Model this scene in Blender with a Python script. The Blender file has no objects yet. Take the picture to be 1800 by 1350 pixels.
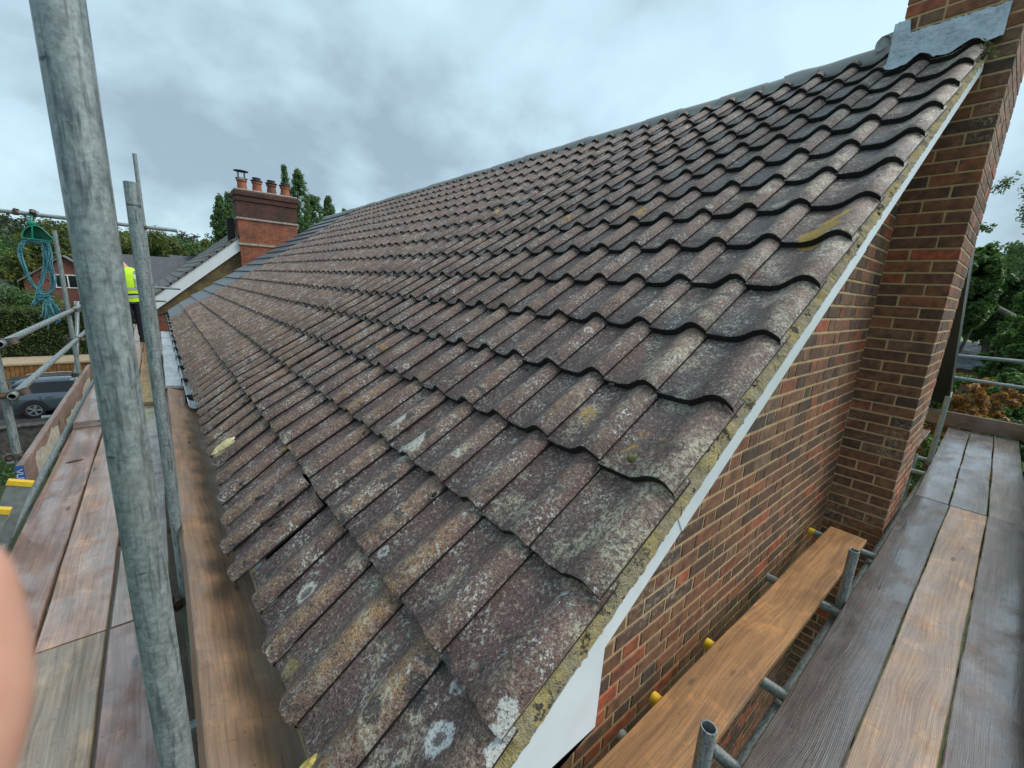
import bpy, bmesh, math, random
import numpy as np
from mathutils import Matrix, Vector, Euler
rnd = random.Random(7)
nr = np.random.default_rng(11)
SC = bpy.context.scene
COL = SC.collection
R_ = math.radians

# ---------------------------------------------------------------- camera
CAM_P = np.array((-0.17321, -0.52120, 1.10653))
CR = np.array(((0.77085504, -0.63458575, 0.05552867),      # right
               (-0.09869854, -0.2050998, -0.97375185),     # down
               (0.62931797, 0.74514092, -0.2207349)))      # forward
FPX = 737.494
cd = bpy.data.cameras.new('camera')
cam = bpy.data.objects.new('camera', cd); COL.objects.link(cam)
cd.sensor_fit = 'HORIZONTAL'; cd.sensor_width = 36.0
cd.lens = FPX / 1800 * 36
cd.clip_start = 0.005; cd.clip_end = 3000
cam.matrix_world = Matrix(((CR[0][0], -CR[1][0], -CR[2][0], CAM_P[0]),
                           (CR[0][1], -CR[1][1], -CR[2][1], CAM_P[1]),
                           (CR[0][2], -CR[1][2], -CR[2][2], CAM_P[2]), (0, 0, 0, 1)))
cd.dof.use_dof = True; cd.dof.focus_distance = 2.2; cd.dof.aperture_fstop = 10.5
SC.camera = cam
SC.view_settings.view_transform = 'Standard'; SC.view_settings.look = 'None'
SC.view_settings.gamma = 1.0; SC.view_settings.exposure = 0.95
SC.render.resolution_x = 1024; SC.render.resolution_y = 768
SC.cycles.use_denoising = True; SC.cycles.denoising_prefilter = 'ACCURATE'; SC.cycles.max_bounces = 6; SC.cycles.diffuse_bounces = 3; SC.cycles.glossy_bounces = 3
SC.cycles.pixel_filter_width = 1.1; SC.cycles.transparent_max_bounces = 6; SC.cycles.sample_clamp_indirect = 6

def c2w(x, y, z):            # camera metres (right, down, forward) -> world
    return Vector(CAM_P + x * CR[0] + y * CR[1] + z * CR[2])
def px(X):                   # world -> photo pixel (only used to rank pieces by size)
    q = CR @ (np.asarray(X, float) - CAM_P)
    return (900 + FPX * q[0] / q[2], 675 + FPX * q[1] / q[2], q[2])

# ---------------------------------------------------------------- node helper
class NT:
    def __init__(s, tree): s.t = tree; s.n = tree.nodes; s.l = tree.links
    def new(s, ty, ins=None, **pr):
        n = s.n.new(ty)
        for k, v in pr.items(): setattr(n, k, v)
        for k, v in (ins or {}).items(): s.put(n.inputs[k], v)
        return n
    def put(s, sock, v):
        if isinstance(v, bpy.types.NodeSocket): s.l.new(v, sock)
        elif isinstance(v, (tuple, list)):
            d = sock.default_value
            sock.default_value = tuple(v) + (1.0,) if len(d) == 4 and len(v) == 3 else tuple(v)
        else: sock.default_value = v
    def math(s, op, a, b=0.5, c=None, clamp=False):
        n = s.new('ShaderNodeMath', operation=op, use_clamp=clamp); s.put(n.inputs[0], a); s.put(n.inputs[1], b)
        if c is not None: s.put(n.inputs[2], c)
        return n.outputs[0]
    def vmath(s, op, a, b=None):
        n = s.new('ShaderNodeVectorMath', operation=op); s.put(n.inputs[0], a)
        if b is not None: s.put(n.inputs[3] if op == 'SCALE' else n.inputs[1], b)
        return n.outputs[0]
    def noise(s, vec, scale, detail=3.0, rough=0.55, dist=0.0, col=False):
        n = s.new('ShaderNodeTexNoise', {'Vector': vec, 'Scale': scale, 'Detail': detail, 'Roughness': rough, 'Distortion': dist})
        return n.outputs['Color' if col else 'Fac']
    def voro(s, vec, scale, feature='F1', out='Distance', rand=1.0):
        n = s.new('ShaderNodeTexVoronoi', {'Vector': vec, 'Scale': scale, 'Randomness': rand}, feature=feature)
        return n.outputs[out]
    def ramp(s, fac, stops, interp='LINEAR'):
        n = s.new('ShaderNodeValToRGB'); s.put(n.inputs[0], fac); cr = n.color_ramp; cr.interpolation = interp
        while len(cr.elements) < len(stops): cr.elements.new(0.5)
        for e, (p, c) in zip(cr.elements, stops):
            e.position = p; e.color = (c, c, c, 1) if isinstance(c, (int, float)) else tuple(c) + (1,)
        return n.outputs[0]
    def mix(s, fac, a, b, blend='MIX'):
        n = s.new('ShaderNodeMix', data_type='RGBA', blend_type=blend, clamp_factor=True)
        s.put(n.inputs[0], fac); s.put(n.inputs[6], a); s.put(n.inputs[7], b); return n.outputs[2]
    def mapr(s, v, a, b, c=0.0, d=1.0):
        n = s.new('ShaderNodeMapRange', {'Value': v, 'From Min': a, 'From Max': b, 'To Min': c, 'To Max': d}); return n.outputs[0]
    def mapping(s, vec, scale=(1, 1, 1), rot=(0, 0, 0), loc=(0, 0, 0)):
        n = s.new('ShaderNodeMapping', {'Vector': vec, 'Scale': scale, 'Rotation': rot, 'Location': loc}); return n.outputs[0]
    def bump(s, h, strength=0.5, dist=0.01, normal=None):
        n = s.new('ShaderNodeBump', {'Height': h, 'Strength': strength, 'Distance': dist})
        if normal is not None: s.put(n.inputs['Normal'], normal)
        return n.outputs[0]
    def obj(s): return s.new('ShaderNodeTexCoord').outputs['Object']
    def pos(s): return s.new('ShaderNodeNewGeometry').outputs['Position']
    def island(s): return s.new('ShaderNodeNewGeometry').outputs['Random Per Island']
    def oinfo(s, o='Random'): return s.new('ShaderNodeObjectInfo').outputs[o]
    def attr(s, name): return s.new('ShaderNodeAttribute', attribute_name=name).outputs['Fac']
def mat(name):
    m = bpy.data.materials.new(name); m.use_nodes = True; t = m.node_tree; t.nodes.clear()
    s = NT(t); s.b = s.new('ShaderNodeBsdfPrincipled'); s.o = s.new('ShaderNodeOutputMaterial')
    s.l.new(s.b.outputs[0], s.o.inputs[0]); s.m = m; return s
def fin(s, color, rough=0.6, metal=0.0, normal=None, **kw):
    s.put(s.b.inputs['Base Color'], color); s.put(s.b.inputs['Roughness'], rough); s.put(s.b.inputs['Metallic'], metal)
    if normal is not None: s.put(s.b.inputs['Normal'], normal)
    for k, v in kw.items(): s.put(s.b.inputs[k.replace('_', ' ')], v)
    return s.m

# ---------------------------------------------------------------- world + sun
W = bpy.data.worlds.new('World'); SC.world = W; W.use_nodes = True
W.node_tree.nodes.clear(); s = NT(W.node_tree)
SUN_EL, SUN_ROT = R_(48), R_(125)
sky = s.new('ShaderNodeTexSky', sky_type='NISHITA', sun_disc=False, sun_elevation=SUN_EL, sun_rotation=SUN_ROT, air_density=1.0, dust_density=1.5)
bg1 = s.new('ShaderNodeBackground', {'Color': sky.outputs[0], 'Strength': 0.09})
d = s.new('ShaderNodeTexCoord').outputs['Generated']
sep = s.new('ShaderNodeSeparateXYZ', {0: d})
den = s.math('ADD', s.math('MAXIMUM', sep.outputs[2], 0.0), 0.62)
cv = s.new('ShaderNodeCombineXYZ', {0: s.math('DIVIDE', sep.outputs[0], den), 1: s.math('DIVIDE', sep.outputs[1], den), 2: 0.0}).outputs[0]
wob = s.noise(cv, 1.3, 3, 0.5, col=True)
cv2 = s.vmath('ADD', cv, s.vmath('SCALE', wob, 0.22))
n1 = s.noise(s.mapping(cv2, loc=(2.3, 0.9, 0)), 2.6, 6, 0.5)
n2 = s.noise(s.mapping(cv2, loc=(7.3, 1.9, 0)), 7.5, 5, 0.5)
nn = s.math('ADD', s.math('MULTIPLY', n1, 0.80), s.math('MULTIPLY', n2, 0.20))
cc = s.ramp(nn, [(0.37, (0.190, 0.258, 0.308)), (0.45, (0.250, 0.338, 0.394)), (0.52, (0.312, 0.422, 0.485)), (0.64, (0.365, 0.50, 0.565))])
bg2 = s.new('ShaderNodeBackground', {'Color': cc, 'Strength': 1.0})
mx = s.new('ShaderNodeMixShader', {0: 0.9, 1: bg1.outputs[0], 2: bg2.outputs[0]})
s.l.new(mx.outputs[0], s.new('ShaderNodeOutputWorld').inputs[0])
sl = bpy.data.lights.new('sun', 'SUN'); sl.energy = 1.5; sl.angle = R_(38); sl.color = (1.0, 0.965, 0.91)
so = bpy.data.objects.new('sun', sl); COL.objects.link(so)
W.cycles.sampling_method = 'MANUAL'; W.cycles.sample_map_resolution = 512
# Nishita rotation: sun azimuth measured clockwise from +Y
sd = Vector((math.sin(SUN_ROT) * math.cos(SUN_EL), math.cos(SUN_ROT) * math.cos(SUN_EL), math.sin(SUN_EL)))
so.rotation_euler = sd.to_track_quat('Z', 'Y').to_euler()

# ---------------------------------------------------------------- mesh helpers
class MB:
    def __init__(s): s.v = []; s.f = []; s.m = []
    def quad(s, *p, mi=0):
        i = len(s.v); s.v += [tuple(q) for q in p]; s.f.append(tuple(range(i, i + len(p)))); s.m.append(mi)
    def grid(s, rows, closed=False, mi=0, flip=False):
        i = len(s.v); nr_, nc = len(rows), len(rows[0])
        for r in rows: s.v += [tuple(q) for q in r]
        for a in range(nr_ - 1):
            for b in range(nc if closed else nc - 1):
                c = (b + 1) % nc
                q = (i + a * nc + b, i + a * nc + c, i + (a + 1) * nc + c, i + (a + 1) * nc + b)
                s.f.append(q[::-1] if flip else q); s.m.append(mi)
    def cap(s, ring, mi=0):
        i = len(s.v); s.v += [tuple(q) for q in ring]; s.f.append(tuple(range(i, i + len(ring)))); s.m.append(mi)
    def box(s, x0, x1, y0, y1, z0, z1, b=0.0, mi=0, M=None, jit=0.0):
        c = ((x0 + x1) / 2, (y0 + y1) / 2, (z0 + z1) / 2); h = ((x1 - x0) / 2, (y1 - y0) / 2, (z1 - z0) / 2)
        i = len(s.v); pts = []
        if b <= 0:
            for sx in (-1, 1):
                for sy in (-1, 1):
                    for sz in (-1, 1): pts.append((c[0] + sx * h[0], c[1] + sy * h[1], c[2] + sz * h[2]))
            F = [(0, 1, 3, 2), (4, 6, 7, 5), (0, 4, 5, 1), (2, 3, 7, 6), (0, 2, 6, 4), (1, 5, 7, 3)]
        else:
            idx = {}
            for sx in (-1, 1):
                for sy in (-1, 1):
                    for sz in (-1, 1):
                        for ax in range(3):
                            q = [sx * h[0], sy * h[1], sz * h[2]]; sg = (sx, sy, sz)
                            for k in range(3):
                                if k != ax: q[k] -= sg[k] * b
                            idx[(sx, sy, sz, ax)] = len(pts)
                            pts.append((c[0] + q[0] + rnd.uniform(-jit, jit), c[1] + q[1] + rnd.uniform(-jit, jit), c[2] + q[2] + rnd.uniform(-jit, jit)))
            F = []
            for ax in range(3):
                o = [k for k in range(3) if k != ax]
                for sg in (-1, 1):
                    q = []
                    for a, bb in ((-1, -1), (1, -1), (1, 1), (-1, 1)):
                        t = [0, 0, 0]; t[ax] = sg; t[o[0]] = a; t[o[1]] = bb; q.append(idx[(*t, ax)])
                    if (sg > 0) == (ax == 1): q = q[::-1]
                    F.append(tuple(q))
            for ax in range(3):   # edges along ax
                o = [k for k in range(3) if k != ax]
                for a in (-1, 1):
                    for bb in (-1, 1):
                        q = []
                        for e, w_ in ((-1, o[0]), (1, o[0]), (1, o[1]), (-1, o[1])):
                            t = [0, 0, 0]; t[ax] = e; t[o[0]] = a; t[o[1]] = bb; q.append(idx[(*t, w_)])
                        F.append(tuple(q))
            for sx in (-1, 1):
                for sy in (-1, 1):
                    for sz in (-1, 1): F.append(tuple(idx[(sx, sy, sz, k)] for k in range(3)))
        if M is not None: pts = [tuple(M @ Vector(q)) for q in pts]
        s.v += pts
        for f in F: s.f.append(tuple(i + k for k in f)); s.m.append(mi)
    def sweep(s, pts, rad, seg=10, mi=0, caps=True, closed=False):
        P = [Vector(p) for p in pts]; n = len(P); rows = []
        rr = rad if isinstance(rad, (list, tuple)) else [rad] * n
        t0 = (P[1] - P[0]).normalized(); up = Vector((0, 0, 1)) if abs(t0.z) < 0.9 else Vector((1, 0, 0))
        u = t0.cross(up).normalized()
        for k in range(n):
            a = P[k - 1] if k else (P[-1] if closed else P[0]); b = P[k + 1] if k < n - 1 else (P[0] if closed else P[-1])
            t = (b - a).normalized(); u = (u - t * u.dot(t)).normalized(); w_ = t.cross(u)
            rows.append([P[k] + (u * math.cos(2 * math.pi * j / seg) + w_ * math.sin(2 * math.pi * j / seg)) * rr[k] for j in range(seg)])
        if closed: rows.append(rows[0])
        s.grid(rows, closed=True, mi=mi)
        if caps and not closed: s.cap(rows[0][::-1], mi); s.cap(rows[-1], mi)
    def lathe(s, prof, seg=16, c=(0, 0, 0), mi=0, axis='Z'):
        rows = []
        for r, h in prof:
            row = []
            for j in range(seg):
                a = 2 * math.pi * j / seg; x, y = r * math.cos(a), r * math.sin(a)
                row.append((c[0] + x, c[1] + y, c[2] + h) if axis == 'Z' else ((c[0] + x, c[1] + h, c[2] + y) if axis == 'Y' else (c[0] + h, c[1] + x, c[2] + y)))
            rows.append(row)
        s.grid(rows, closed=True, mi=mi)
    def off(s, o):
        s.v = [(p[0] - o[0], p[1] - o[1], p[2] - o[2]) for p in s.v]; return s
    def mesh(s, name, mats, smooth=None, fix=True):
        me = bpy.data.meshes.new(name); me.from_pydata(s.v, [], s.f)
        for m in (mats if isinstance(mats, (list, tuple)) else [mats]): me.materials.append(m)
        me.polygons.foreach_set('material_index', s.m)
        if fix:
            bm = bmesh.new(); bm.from_mesh(me); bmesh.ops.remove_doubles(bm, verts=bm.verts, dist=1e-5)
            bmesh.ops.recalc_face_normals(bm, faces=bm.faces); bm.to_mesh(me); bm.free()
        if smooth is not None:
            me.polygons.foreach_set('use_smooth', [True] * len(me.polygons))
            me.set_sharp_from_angle(angle=R_(smooth))
        me.update(); return me
def link(name, me, parent=None):
    o = bpy.data.objects.new(name, me); COL.objects.link(o)
    if parent is not None: o.parent = parent
    return o
def tag(o, label=None, cat=None, group=None, kind=None):
    if label: o['label'] = label
    if cat: o['category'] = cat
    if group: o['group'] = group
    if kind: o['kind'] = kind
    return o
def thing(name, loc, label, cat, group=None, rz=0.0):
    o = bpy.data.objects.new(name, None); o.empty_display_size = 0.1; COL.objects.link(o)
    o.location = loc; o.rotation_euler = (0, 0, rz); return tag(o, label, cat, group)
def part(name, mb, mats, parent, smooth=None, fix=True, world=True, kind=None, label=None):
    """mesh child; mb is in world coordinates when world=True (roots carry translation only)"""
    if world:
        o = Vector((0, 0, 0)); p = parent
        while p is not None: o += p.location; p = p.parent
        mb.off(o)
    c = link(name, mb.mesh(name, mats, smooth, fix), parent)
    return tag(c, label=label, kind=kind)
def npmesh(name, V, Q, mats, attr=None):
    me = bpy.data.meshes.new(name); n = len(V); k = Q.shape[1]
    me.vertices.add(n); me.vertices.foreach_set('co', np.ascontiguousarray(V, dtype=np.float32).ravel())
    me.loops.add(Q.size); me.loops.foreach_set('vertex_index', np.ascontiguousarray(Q, dtype=np.int32).ravel())
    me.polygons.add(len(Q)); me.polygons.foreach_set('loop_start', np.arange(0, Q.size, k, dtype=np.int32))
    me.polygons.foreach_set('loop_total', np.full(len(Q), k, dtype=np.int32))
    for m in (mats if isinstance(mats, (list, tuple)) else [mats]): me.materials.append(m)
    me.update(calc_edges=True); me.validate(); return me
# ---------------------------------------------------------------- materials
def m_tile():
    s = mat('concrete_tile'); P = s.pos(); rv = s.math('FRACT', s.math('ADD', s.oinfo(), s.island()))
    roll = s.attr('roll')
    big = s.noise(P, 3.2, 4, 0.6); med = s.noise(P, 17, 4, 0.65); fine = s.noise(P, 235, 3, 0.75); sand = s.noise(P, 95, 3, 0.7)
    base = s.ramp(rv, [(0.0, (0.118, 0.071, 0.066)), (0.35, (0.158, 0.090, 0.080)), (0.6, (0.122, 0.082, 0.074)), (0.85, (0.170, 0.104, 0.086)), (1.0, (0.128, 0.072, 0.072))])
    # blue-grey algae in the pans with sky sheen painted in, more up the slope
    sx = s.new('ShaderNodeSeparateXYZ', {0: P})
    up = s.mapr(sx.outputs[0], 0.3, 2.6)
    pan = s.math('MULTIPLY', s.mapr(roll, 0.55, 0.15), s.mapr(big, 0.38, 0.6), clamp=True)
    col = s.mix(s.math('MULTIPLY', pan, s.mapr(up, 0, 1, 0.10, 0.95)), base, (0.120, 0.118, 0.124))
    # worn sandy roll crests
    wear = s.math('MULTIPLY', s.mapr(roll, 0.35, 0.85), s.mapr(med, 0.36, 0.62), clamp=True)
    sandc = s.mix(s.mapr(s.noise(P, 2.3, 3), 0.42, 0.62), (0.30, 0.195, 0.135), (0.42, 0.245, 0.105))
    sandc = s.mix(s.math('MULTIPLY', up, 0.75), sandc, (0.295, 0.205, 0.168))
    col = s.mix(s.math('MULTIPLY', wear, s.mapr(s.noise(P, 1.7, 3), 0.33, 0.6, 0.35, 0.95)), col, sandc)
    # sand grain
    col = s.mix(1.0, col, s.ramp(fine, [(0.32, 0.16), (0.5, 0.80), (0.68, 1.75)]), 'MULTIPLY')
    col = s.mix(s.mapr(sand, 0.56, 0.66), col, (0.40, 0.32, 0.245))
    col = s.mix(s.mapr(sand, 0.44, 0.34, 0, 0.85), col, (0.032, 0.028, 0.028))
    # long streaks of green-grey algae down the pan
    st = s.noise(s.mapping(P, scale=(5, 26, 5)), 2.2, 4, 0.6)
    col = s.mix(s.mapr(st, 0.57, 0.72, 0, 0.4), col, (0.22, 0.195, 0.13))
    # yellow-green lichen patches: strongest on the verge side
    near = s.mapr(sx.outputs[1], 1.1, 0.0, 0.0, 0.12)
    ly = s.math('MULTIPLY', s.mapr(s.math('ADD', s.noise(P, 5.5, 5, 0.7), near), 0.615, 0.685), s.mapr(s.noise(P, 85, 4, 0.85), 0.47, 0.54), clamp=True)
    col = s.mix(ly, col, s.mix(s.noise(P, 30, 2), (0.42, 0.37, 0.22), (0.52, 0.48, 0.39)))
    # crisp white crustose lichen
    lw = s.math('MULTIPLY', s.mapr(s.noise(P, 9, 3, 0.6), 0.50, 0.60), s.mapr(s.noise(P, 75, 4, 0.8), 0.54, 0.58), clamp=True)
    col = s.mix(lw, col, (0.60, 0.60, 0.55))
    vd = s.voro(s.vmath('ADD', P, s.vmath('SCALE', s.noise(P, 40, 2, col=True), 0.03)), 5.2)
    ring = s.math('MULTIPLY', s.mapr(vd, 0.13, 0.10), s.math('ADD', s.mapr(vd, 0.05, 0.10, 0.25, 1), 0.0), clamp=True)
    ring = s.math('MULTIPLY', ring, s.mapr(s.voro(s.vmath('ADD', P, s.vmath('SCALE', s.noise(P, 40, 2, col=True), 0.03)), 5.2, out='Color'), 0.70, 0.72))
    col = s.mix(s.math('MULTIPLY', ring, s.mapr(s.noise(P, 90, 3), 0.4, 0.5)), col, (0.58, 0.57, 0.52))
    # orange lichen, few
    lo = s.math('MULTIPLY', s.mapr(s.noise(s.mapping(P, loc=(3.1, 7.7, 1.2)), 3.3, 5, 0.65), 0.655, 0.70), s.mapr(s.noise(P, 50, 3, 0.7), 0.4, 0.55), clamp=True)
    col = s.mix(lo, col, (0.47, 0.27, 0.045))
    # dark damp blotches
    bl = s.mapr(s.noise(s.mapping(P, loc=(9, 2, 5)), 13, 4, 0.55), 0.635, 0.675)
    col = s.mix(s.math('MULTIPLY', bl, 0.85), col, (0.042, 0.046, 0.048))
    # single lichen rosettes and stains, each where it grows on its tile
    Pd = s.vmath('ADD', P, s.vmath('SCALE', s.vmath('SUBTRACT', s.noise(P, 32, 4, .7, col=True), (.5, .5, .5)), .055))
    for (cx, cy, cz, ro, ri, cl, am) in ((.125, .872, .119, .042, .022, (.66, .65, .57), .95), (.215, .118, .182, .042, .018, (.70, .71, .68), .95), (.325, .69, .254, .022, .010, (.62, .62, .58), .8), (.596, 1.036, .439, .075, 0, (.62, .60, .52), .95), (.631, 1.268, .463, .06, 0, (.60, .58, .5), .9),
            (2.028, .117, 1.434, .075, 0, (.56, .33, .04), .95), (2.128, .094, 1.503, .05, 0, (.58, .36, .05), .95), (2.316, .389, 1.635, .045, 0, (.50, .44, .32), .8), (.025, .658, .042, .03, 0, (.44, .36, .12), .5), (.27, -.02, .21, .03, 0, (.68, .68, .64), .95), (.309, -.002, .239, .028, 0, (.66, .66, .6), .9), (.545, 2.209, .403, .045, .028, (.55, .54, .48), .8), (.22, .238, .177, .035, 0, (.03, .034, .037), .85), (.129, .29, .114, .028, 0, (.03, .034, .037), .85), (.405, .745, .306, .022, 0, (.03, .034, .037), .85)):
        dd = s.new('ShaderNodeVectorMath', {0: s.vmath('MULTIPLY', Pd, (1.15, 1, 0)), 1: (cx * 1.15, cy, 0)}, operation='DISTANCE').outputs['Value']
        k = s.mapr(dd, ro, ro * .80)
        if ri: k = s.math('MULTIPLY', k, s.mapr(dd, ri * .8, ri, .15, 1), clamp=True)
        k = s.math('MULTIPLY', k, s.mapr(s.noise(P, 130, 3, .7), .36, .50), clamp=True)
        col = s.mix(s.math('MULTIPLY', k, am), col, cl)
    h = s.math('ADD', s.math('MULTIPLY', fine, 0.6), s.math('MULTIPLY', sand, 0.9))
    h = s.math('ADD', h, s.math('MULTIPLY', lw, 0.5))
    nb = s.bump(h, 1.0, 0.0045)
    nb = s.bump(med, 0.25, 0.006, nb)
    rough = s.mapr(pan, 0, 1, 0.58, 0.36)
    return fin(s, col, rough, normal=nb)
def m_plain_tile():
    s = mat('grey_flat_tile'); P = s.pos()
    c = s.mix(s.noise(P, 3, 4), (0.095, 0.103, 0.112), (0.15, 0.16, 0.168))
    c = s.mix(s.island(), c, s.mix(0.5, c, (0.07, 0.078, 0.09)))
    return fin(s, c, 0.45, normal=s.bump(s.noise(P, 60, 3), 0.2, 0.004))
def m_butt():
    s = mat('black_algae_and_joint_shade'); P = s.pos()  # near-black algae tone that also carries the shade of the tile joints
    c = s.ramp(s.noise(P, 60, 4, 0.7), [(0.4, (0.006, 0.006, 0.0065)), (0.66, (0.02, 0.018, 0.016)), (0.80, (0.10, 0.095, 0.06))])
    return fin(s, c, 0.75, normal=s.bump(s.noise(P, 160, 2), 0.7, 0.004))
def m_verge():
    s = mat('lichened_verge_mortar'); P = s.pos()
    c = s.mix(s.noise(P, 30, 4, 0.7), (0.17, 0.14, 0.085), (0.50, 0.42, 0.26))
    c = s.mix(s.mapr(s.noise(P, 11, 5, 0.7), 0.48, 0.60, 0, 0.85), c, s.mix(s.noise(P, 45, 3), (0.36, 0.26, 0.08), (0.62, 0.49, 0.20)))
    c = s.mix(s.mapr(s.noise(s.mapping(P, loc=(4, 4, 4)), 22, 4, 0.7), 0.57, 0.63), c, (0.075, 0.062, 0.045))
    c = s.mix(s.mapr(s.noise(P, 120, 3, 0.7), 0.6, 0.72), c, (0.6, 0.56, 0.42))
    h = s.math('ADD', s.noise(P, 70, 4, 0.7), s.math('MULTIPLY', s.noise(P, 260, 2), 0.4))
    return fin(s, c, 0.9, normal=s.bump(h, 1.0, 0.016))
def m_brick():
    s = mat('multi_red_brick'); P = s.pos()
    rv = s.math('FRACT', s.math('ADD', s.math('MULTIPLY', s.oinfo(), 7.31), s.island()))
    c = s.ramp(rv, [(0.0, (0.085, 0.050, 0.032)), (0.20, (0.155, 0.075, 0.040)), (0.42, (0.225, 0.092, 0.045)), (0.58, (0.19, 0.112, 0.062)), (0.72, (0.29, 0.105, 0.046)), (0.83, (0.072, 0.053, 0.040)), (0.94, (0.33, 0.090, 0.038)), (0.985, (0.37, 0.095, 0.042))])
    c = s.mix(1.0, c, s.ramp(s.noise(P, 24, 4, 0.65), [(0.25, 0.50), (0.5, 1.0), (0.75, 1.55)]), 'MULTIPLY')
    c = s.mix(s.mapr(s.noise(P, 9, 3), 0.52, 0.70, 0, 0.65), c, (0.045, 0.038, 0.034))
    fl = s.noise(s.mapping(P, scale=(1, 1, 2.2)), 55, 3, 0.75)
    c = s.mix(s.mapr(fl, 0.665, 0.73, 0, 0.75), c, (0.46, 0.40, 0.32))
    c = s.mix(s.mapr(s.noise(P, 190, 2), 0.35, 0.25, 0, 0.6), c, (0.02, 0.016, 0.014))
    c = s.mix(s.math('MULTIPLY', s.mapr(s.noise(s.mapping(P, loc=(1, 0, 3)), 1.7, 4, .6), .54, .66), s.mapr(s.noise(P, 38, 4, .75), .48, .62), clamp=True), c, (0.36, 0.29, 0.21))
    h = s.math('ADD', s.noise(P, 45, 4, 0.7), s.math('MULTIPLY', s.noise(P, 230, 2), 0.5))
    return fin(s, c, 0.8, normal=s.bump(h, 0.6, 0.004))
def m_mortar():
    s = mat('sandy_mortar'); P = s.pos()
    c = s.mix(s.noise(P, 14, 4, 0.6), (0.40, 0.275, 0.13), (0.68, 0.50, 0.275))
    c = s.mix(s.mapr(s.noise(P, 5, 3), 0.58, 0.72, 0, 0.5), c, (0.25, 0.195, 0.13))
    return fin(s, c, 0.92, normal=s.bump(s.noise(P, 130, 3, 0.7), 0.9, 0.006))
def m_far_brick(name, c1, c2, mc, w=0.225, h=0.075, dirt=0.4):
    s = mat(name); P = s.pos(); x = s.new('ShaderNodeSeparateXYZ', {0: P})
    v = s.new('ShaderNodeCombineXYZ', {0: s.math('ADD', x.outputs[0], x.outputs[1]), 1: x.outputs[2]}).outputs[0]
    b = s.new('ShaderNodeTexBrick', {'Vector': v, 'Color1': c1, 'Color2': c2, 'Mortar': mc, 'Scale': 1.0, 'Mortar Size': 0.008, 'Brick Width': w, 'Row Height': h, 'Bias': -0.2})
    c = s.mix(s.mapr(s.noise(P, 1.6, 4), 0.45, 0.7, 0, dirt), b.outputs[0], (0.035, 0.028, 0.025))
    c = s.mix(1.0, c, s.ramp(s.noise(P, 8, 3), [(0.3, 0.75), (0.7, 1.25)]), 'MULTIPLY')
    return fin(s, c, 0.85, normal=s.bump(b.outputs['Fac'], 0.4, 0.006))
def m_galv():
    s = mat('galvanised_steel'); O = s.obj(); r = s.oinfo()
    O = s.vmath('ADD', O, s.vmath('SCALE', s.new('ShaderNodeCombineXYZ', {0: r, 1: r, 2: r}).outputs[0], 9.0))
    st = s.noise(s.mapping(O, scale=(1, 1, 0.10)), 120, 4, 0.65); sp = s.noise(s.mapping(O, scale=(1, 1, 0.55)), 34, 4, 0.6)
    c = s.mix(sp, (0.15, 0.185, 0.19), (0.38, 0.43, 0.42))
    c = s.mix(1.0, c, s.ramp(s.noise(O, 95, 4, .75), [(.3, .55), (.5, 1.0), (.7, 1.4)]), 'MULTIPLY')
    c = s.mix(s.mapr(st, 0.5, 0.64, 0, 0.75), c, (0.065, 0.085, 0.095))
    c = s.mix(s.mapr(s.noise(O, 75, 4, 0.7), 0.60, 0.70, 0, 0.35), c, (0.55, 0.60, 0.58))
    sc = s.noise(s.mapping(O, scale=(0.16, 0.16, 1.0), rot=(0.12, 0.08, 0)), 60, 4, 0.6)
    c = s.mix(s.mapr(sc, 0.66, 0.70, 0, 0.8), c, (0.035, 0.042, 0.045))
    c = s.mix(s.mapr(s.noise(O, 5, 3), 0.6, 0.75, 0, 0.5), c, (0.30, 0.29, 0.25))
    return fin(s, c, s.mapr(sp, 0.3, 0.7, 0.42, 0.62), 0.35, s.bump(s.math('ADD', st, s.math('MULTIPLY', sp, 0.6)), 0.3, 0.0015))
def m_coupler():
    s = mat('rusty_coupler_steel'); O = s.obj()
    c = s.mix(s.mapr(s.noise(O, 55, 4, 0.7), 0.42, 0.6), (0.10, 0.10, 0.098), (0.17, 0.095, 0.06))
    return fin(s, c, 0.6, 0.4, s.bump(s.noise(O, 120, 3), 0.5, 0.003))
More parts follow.
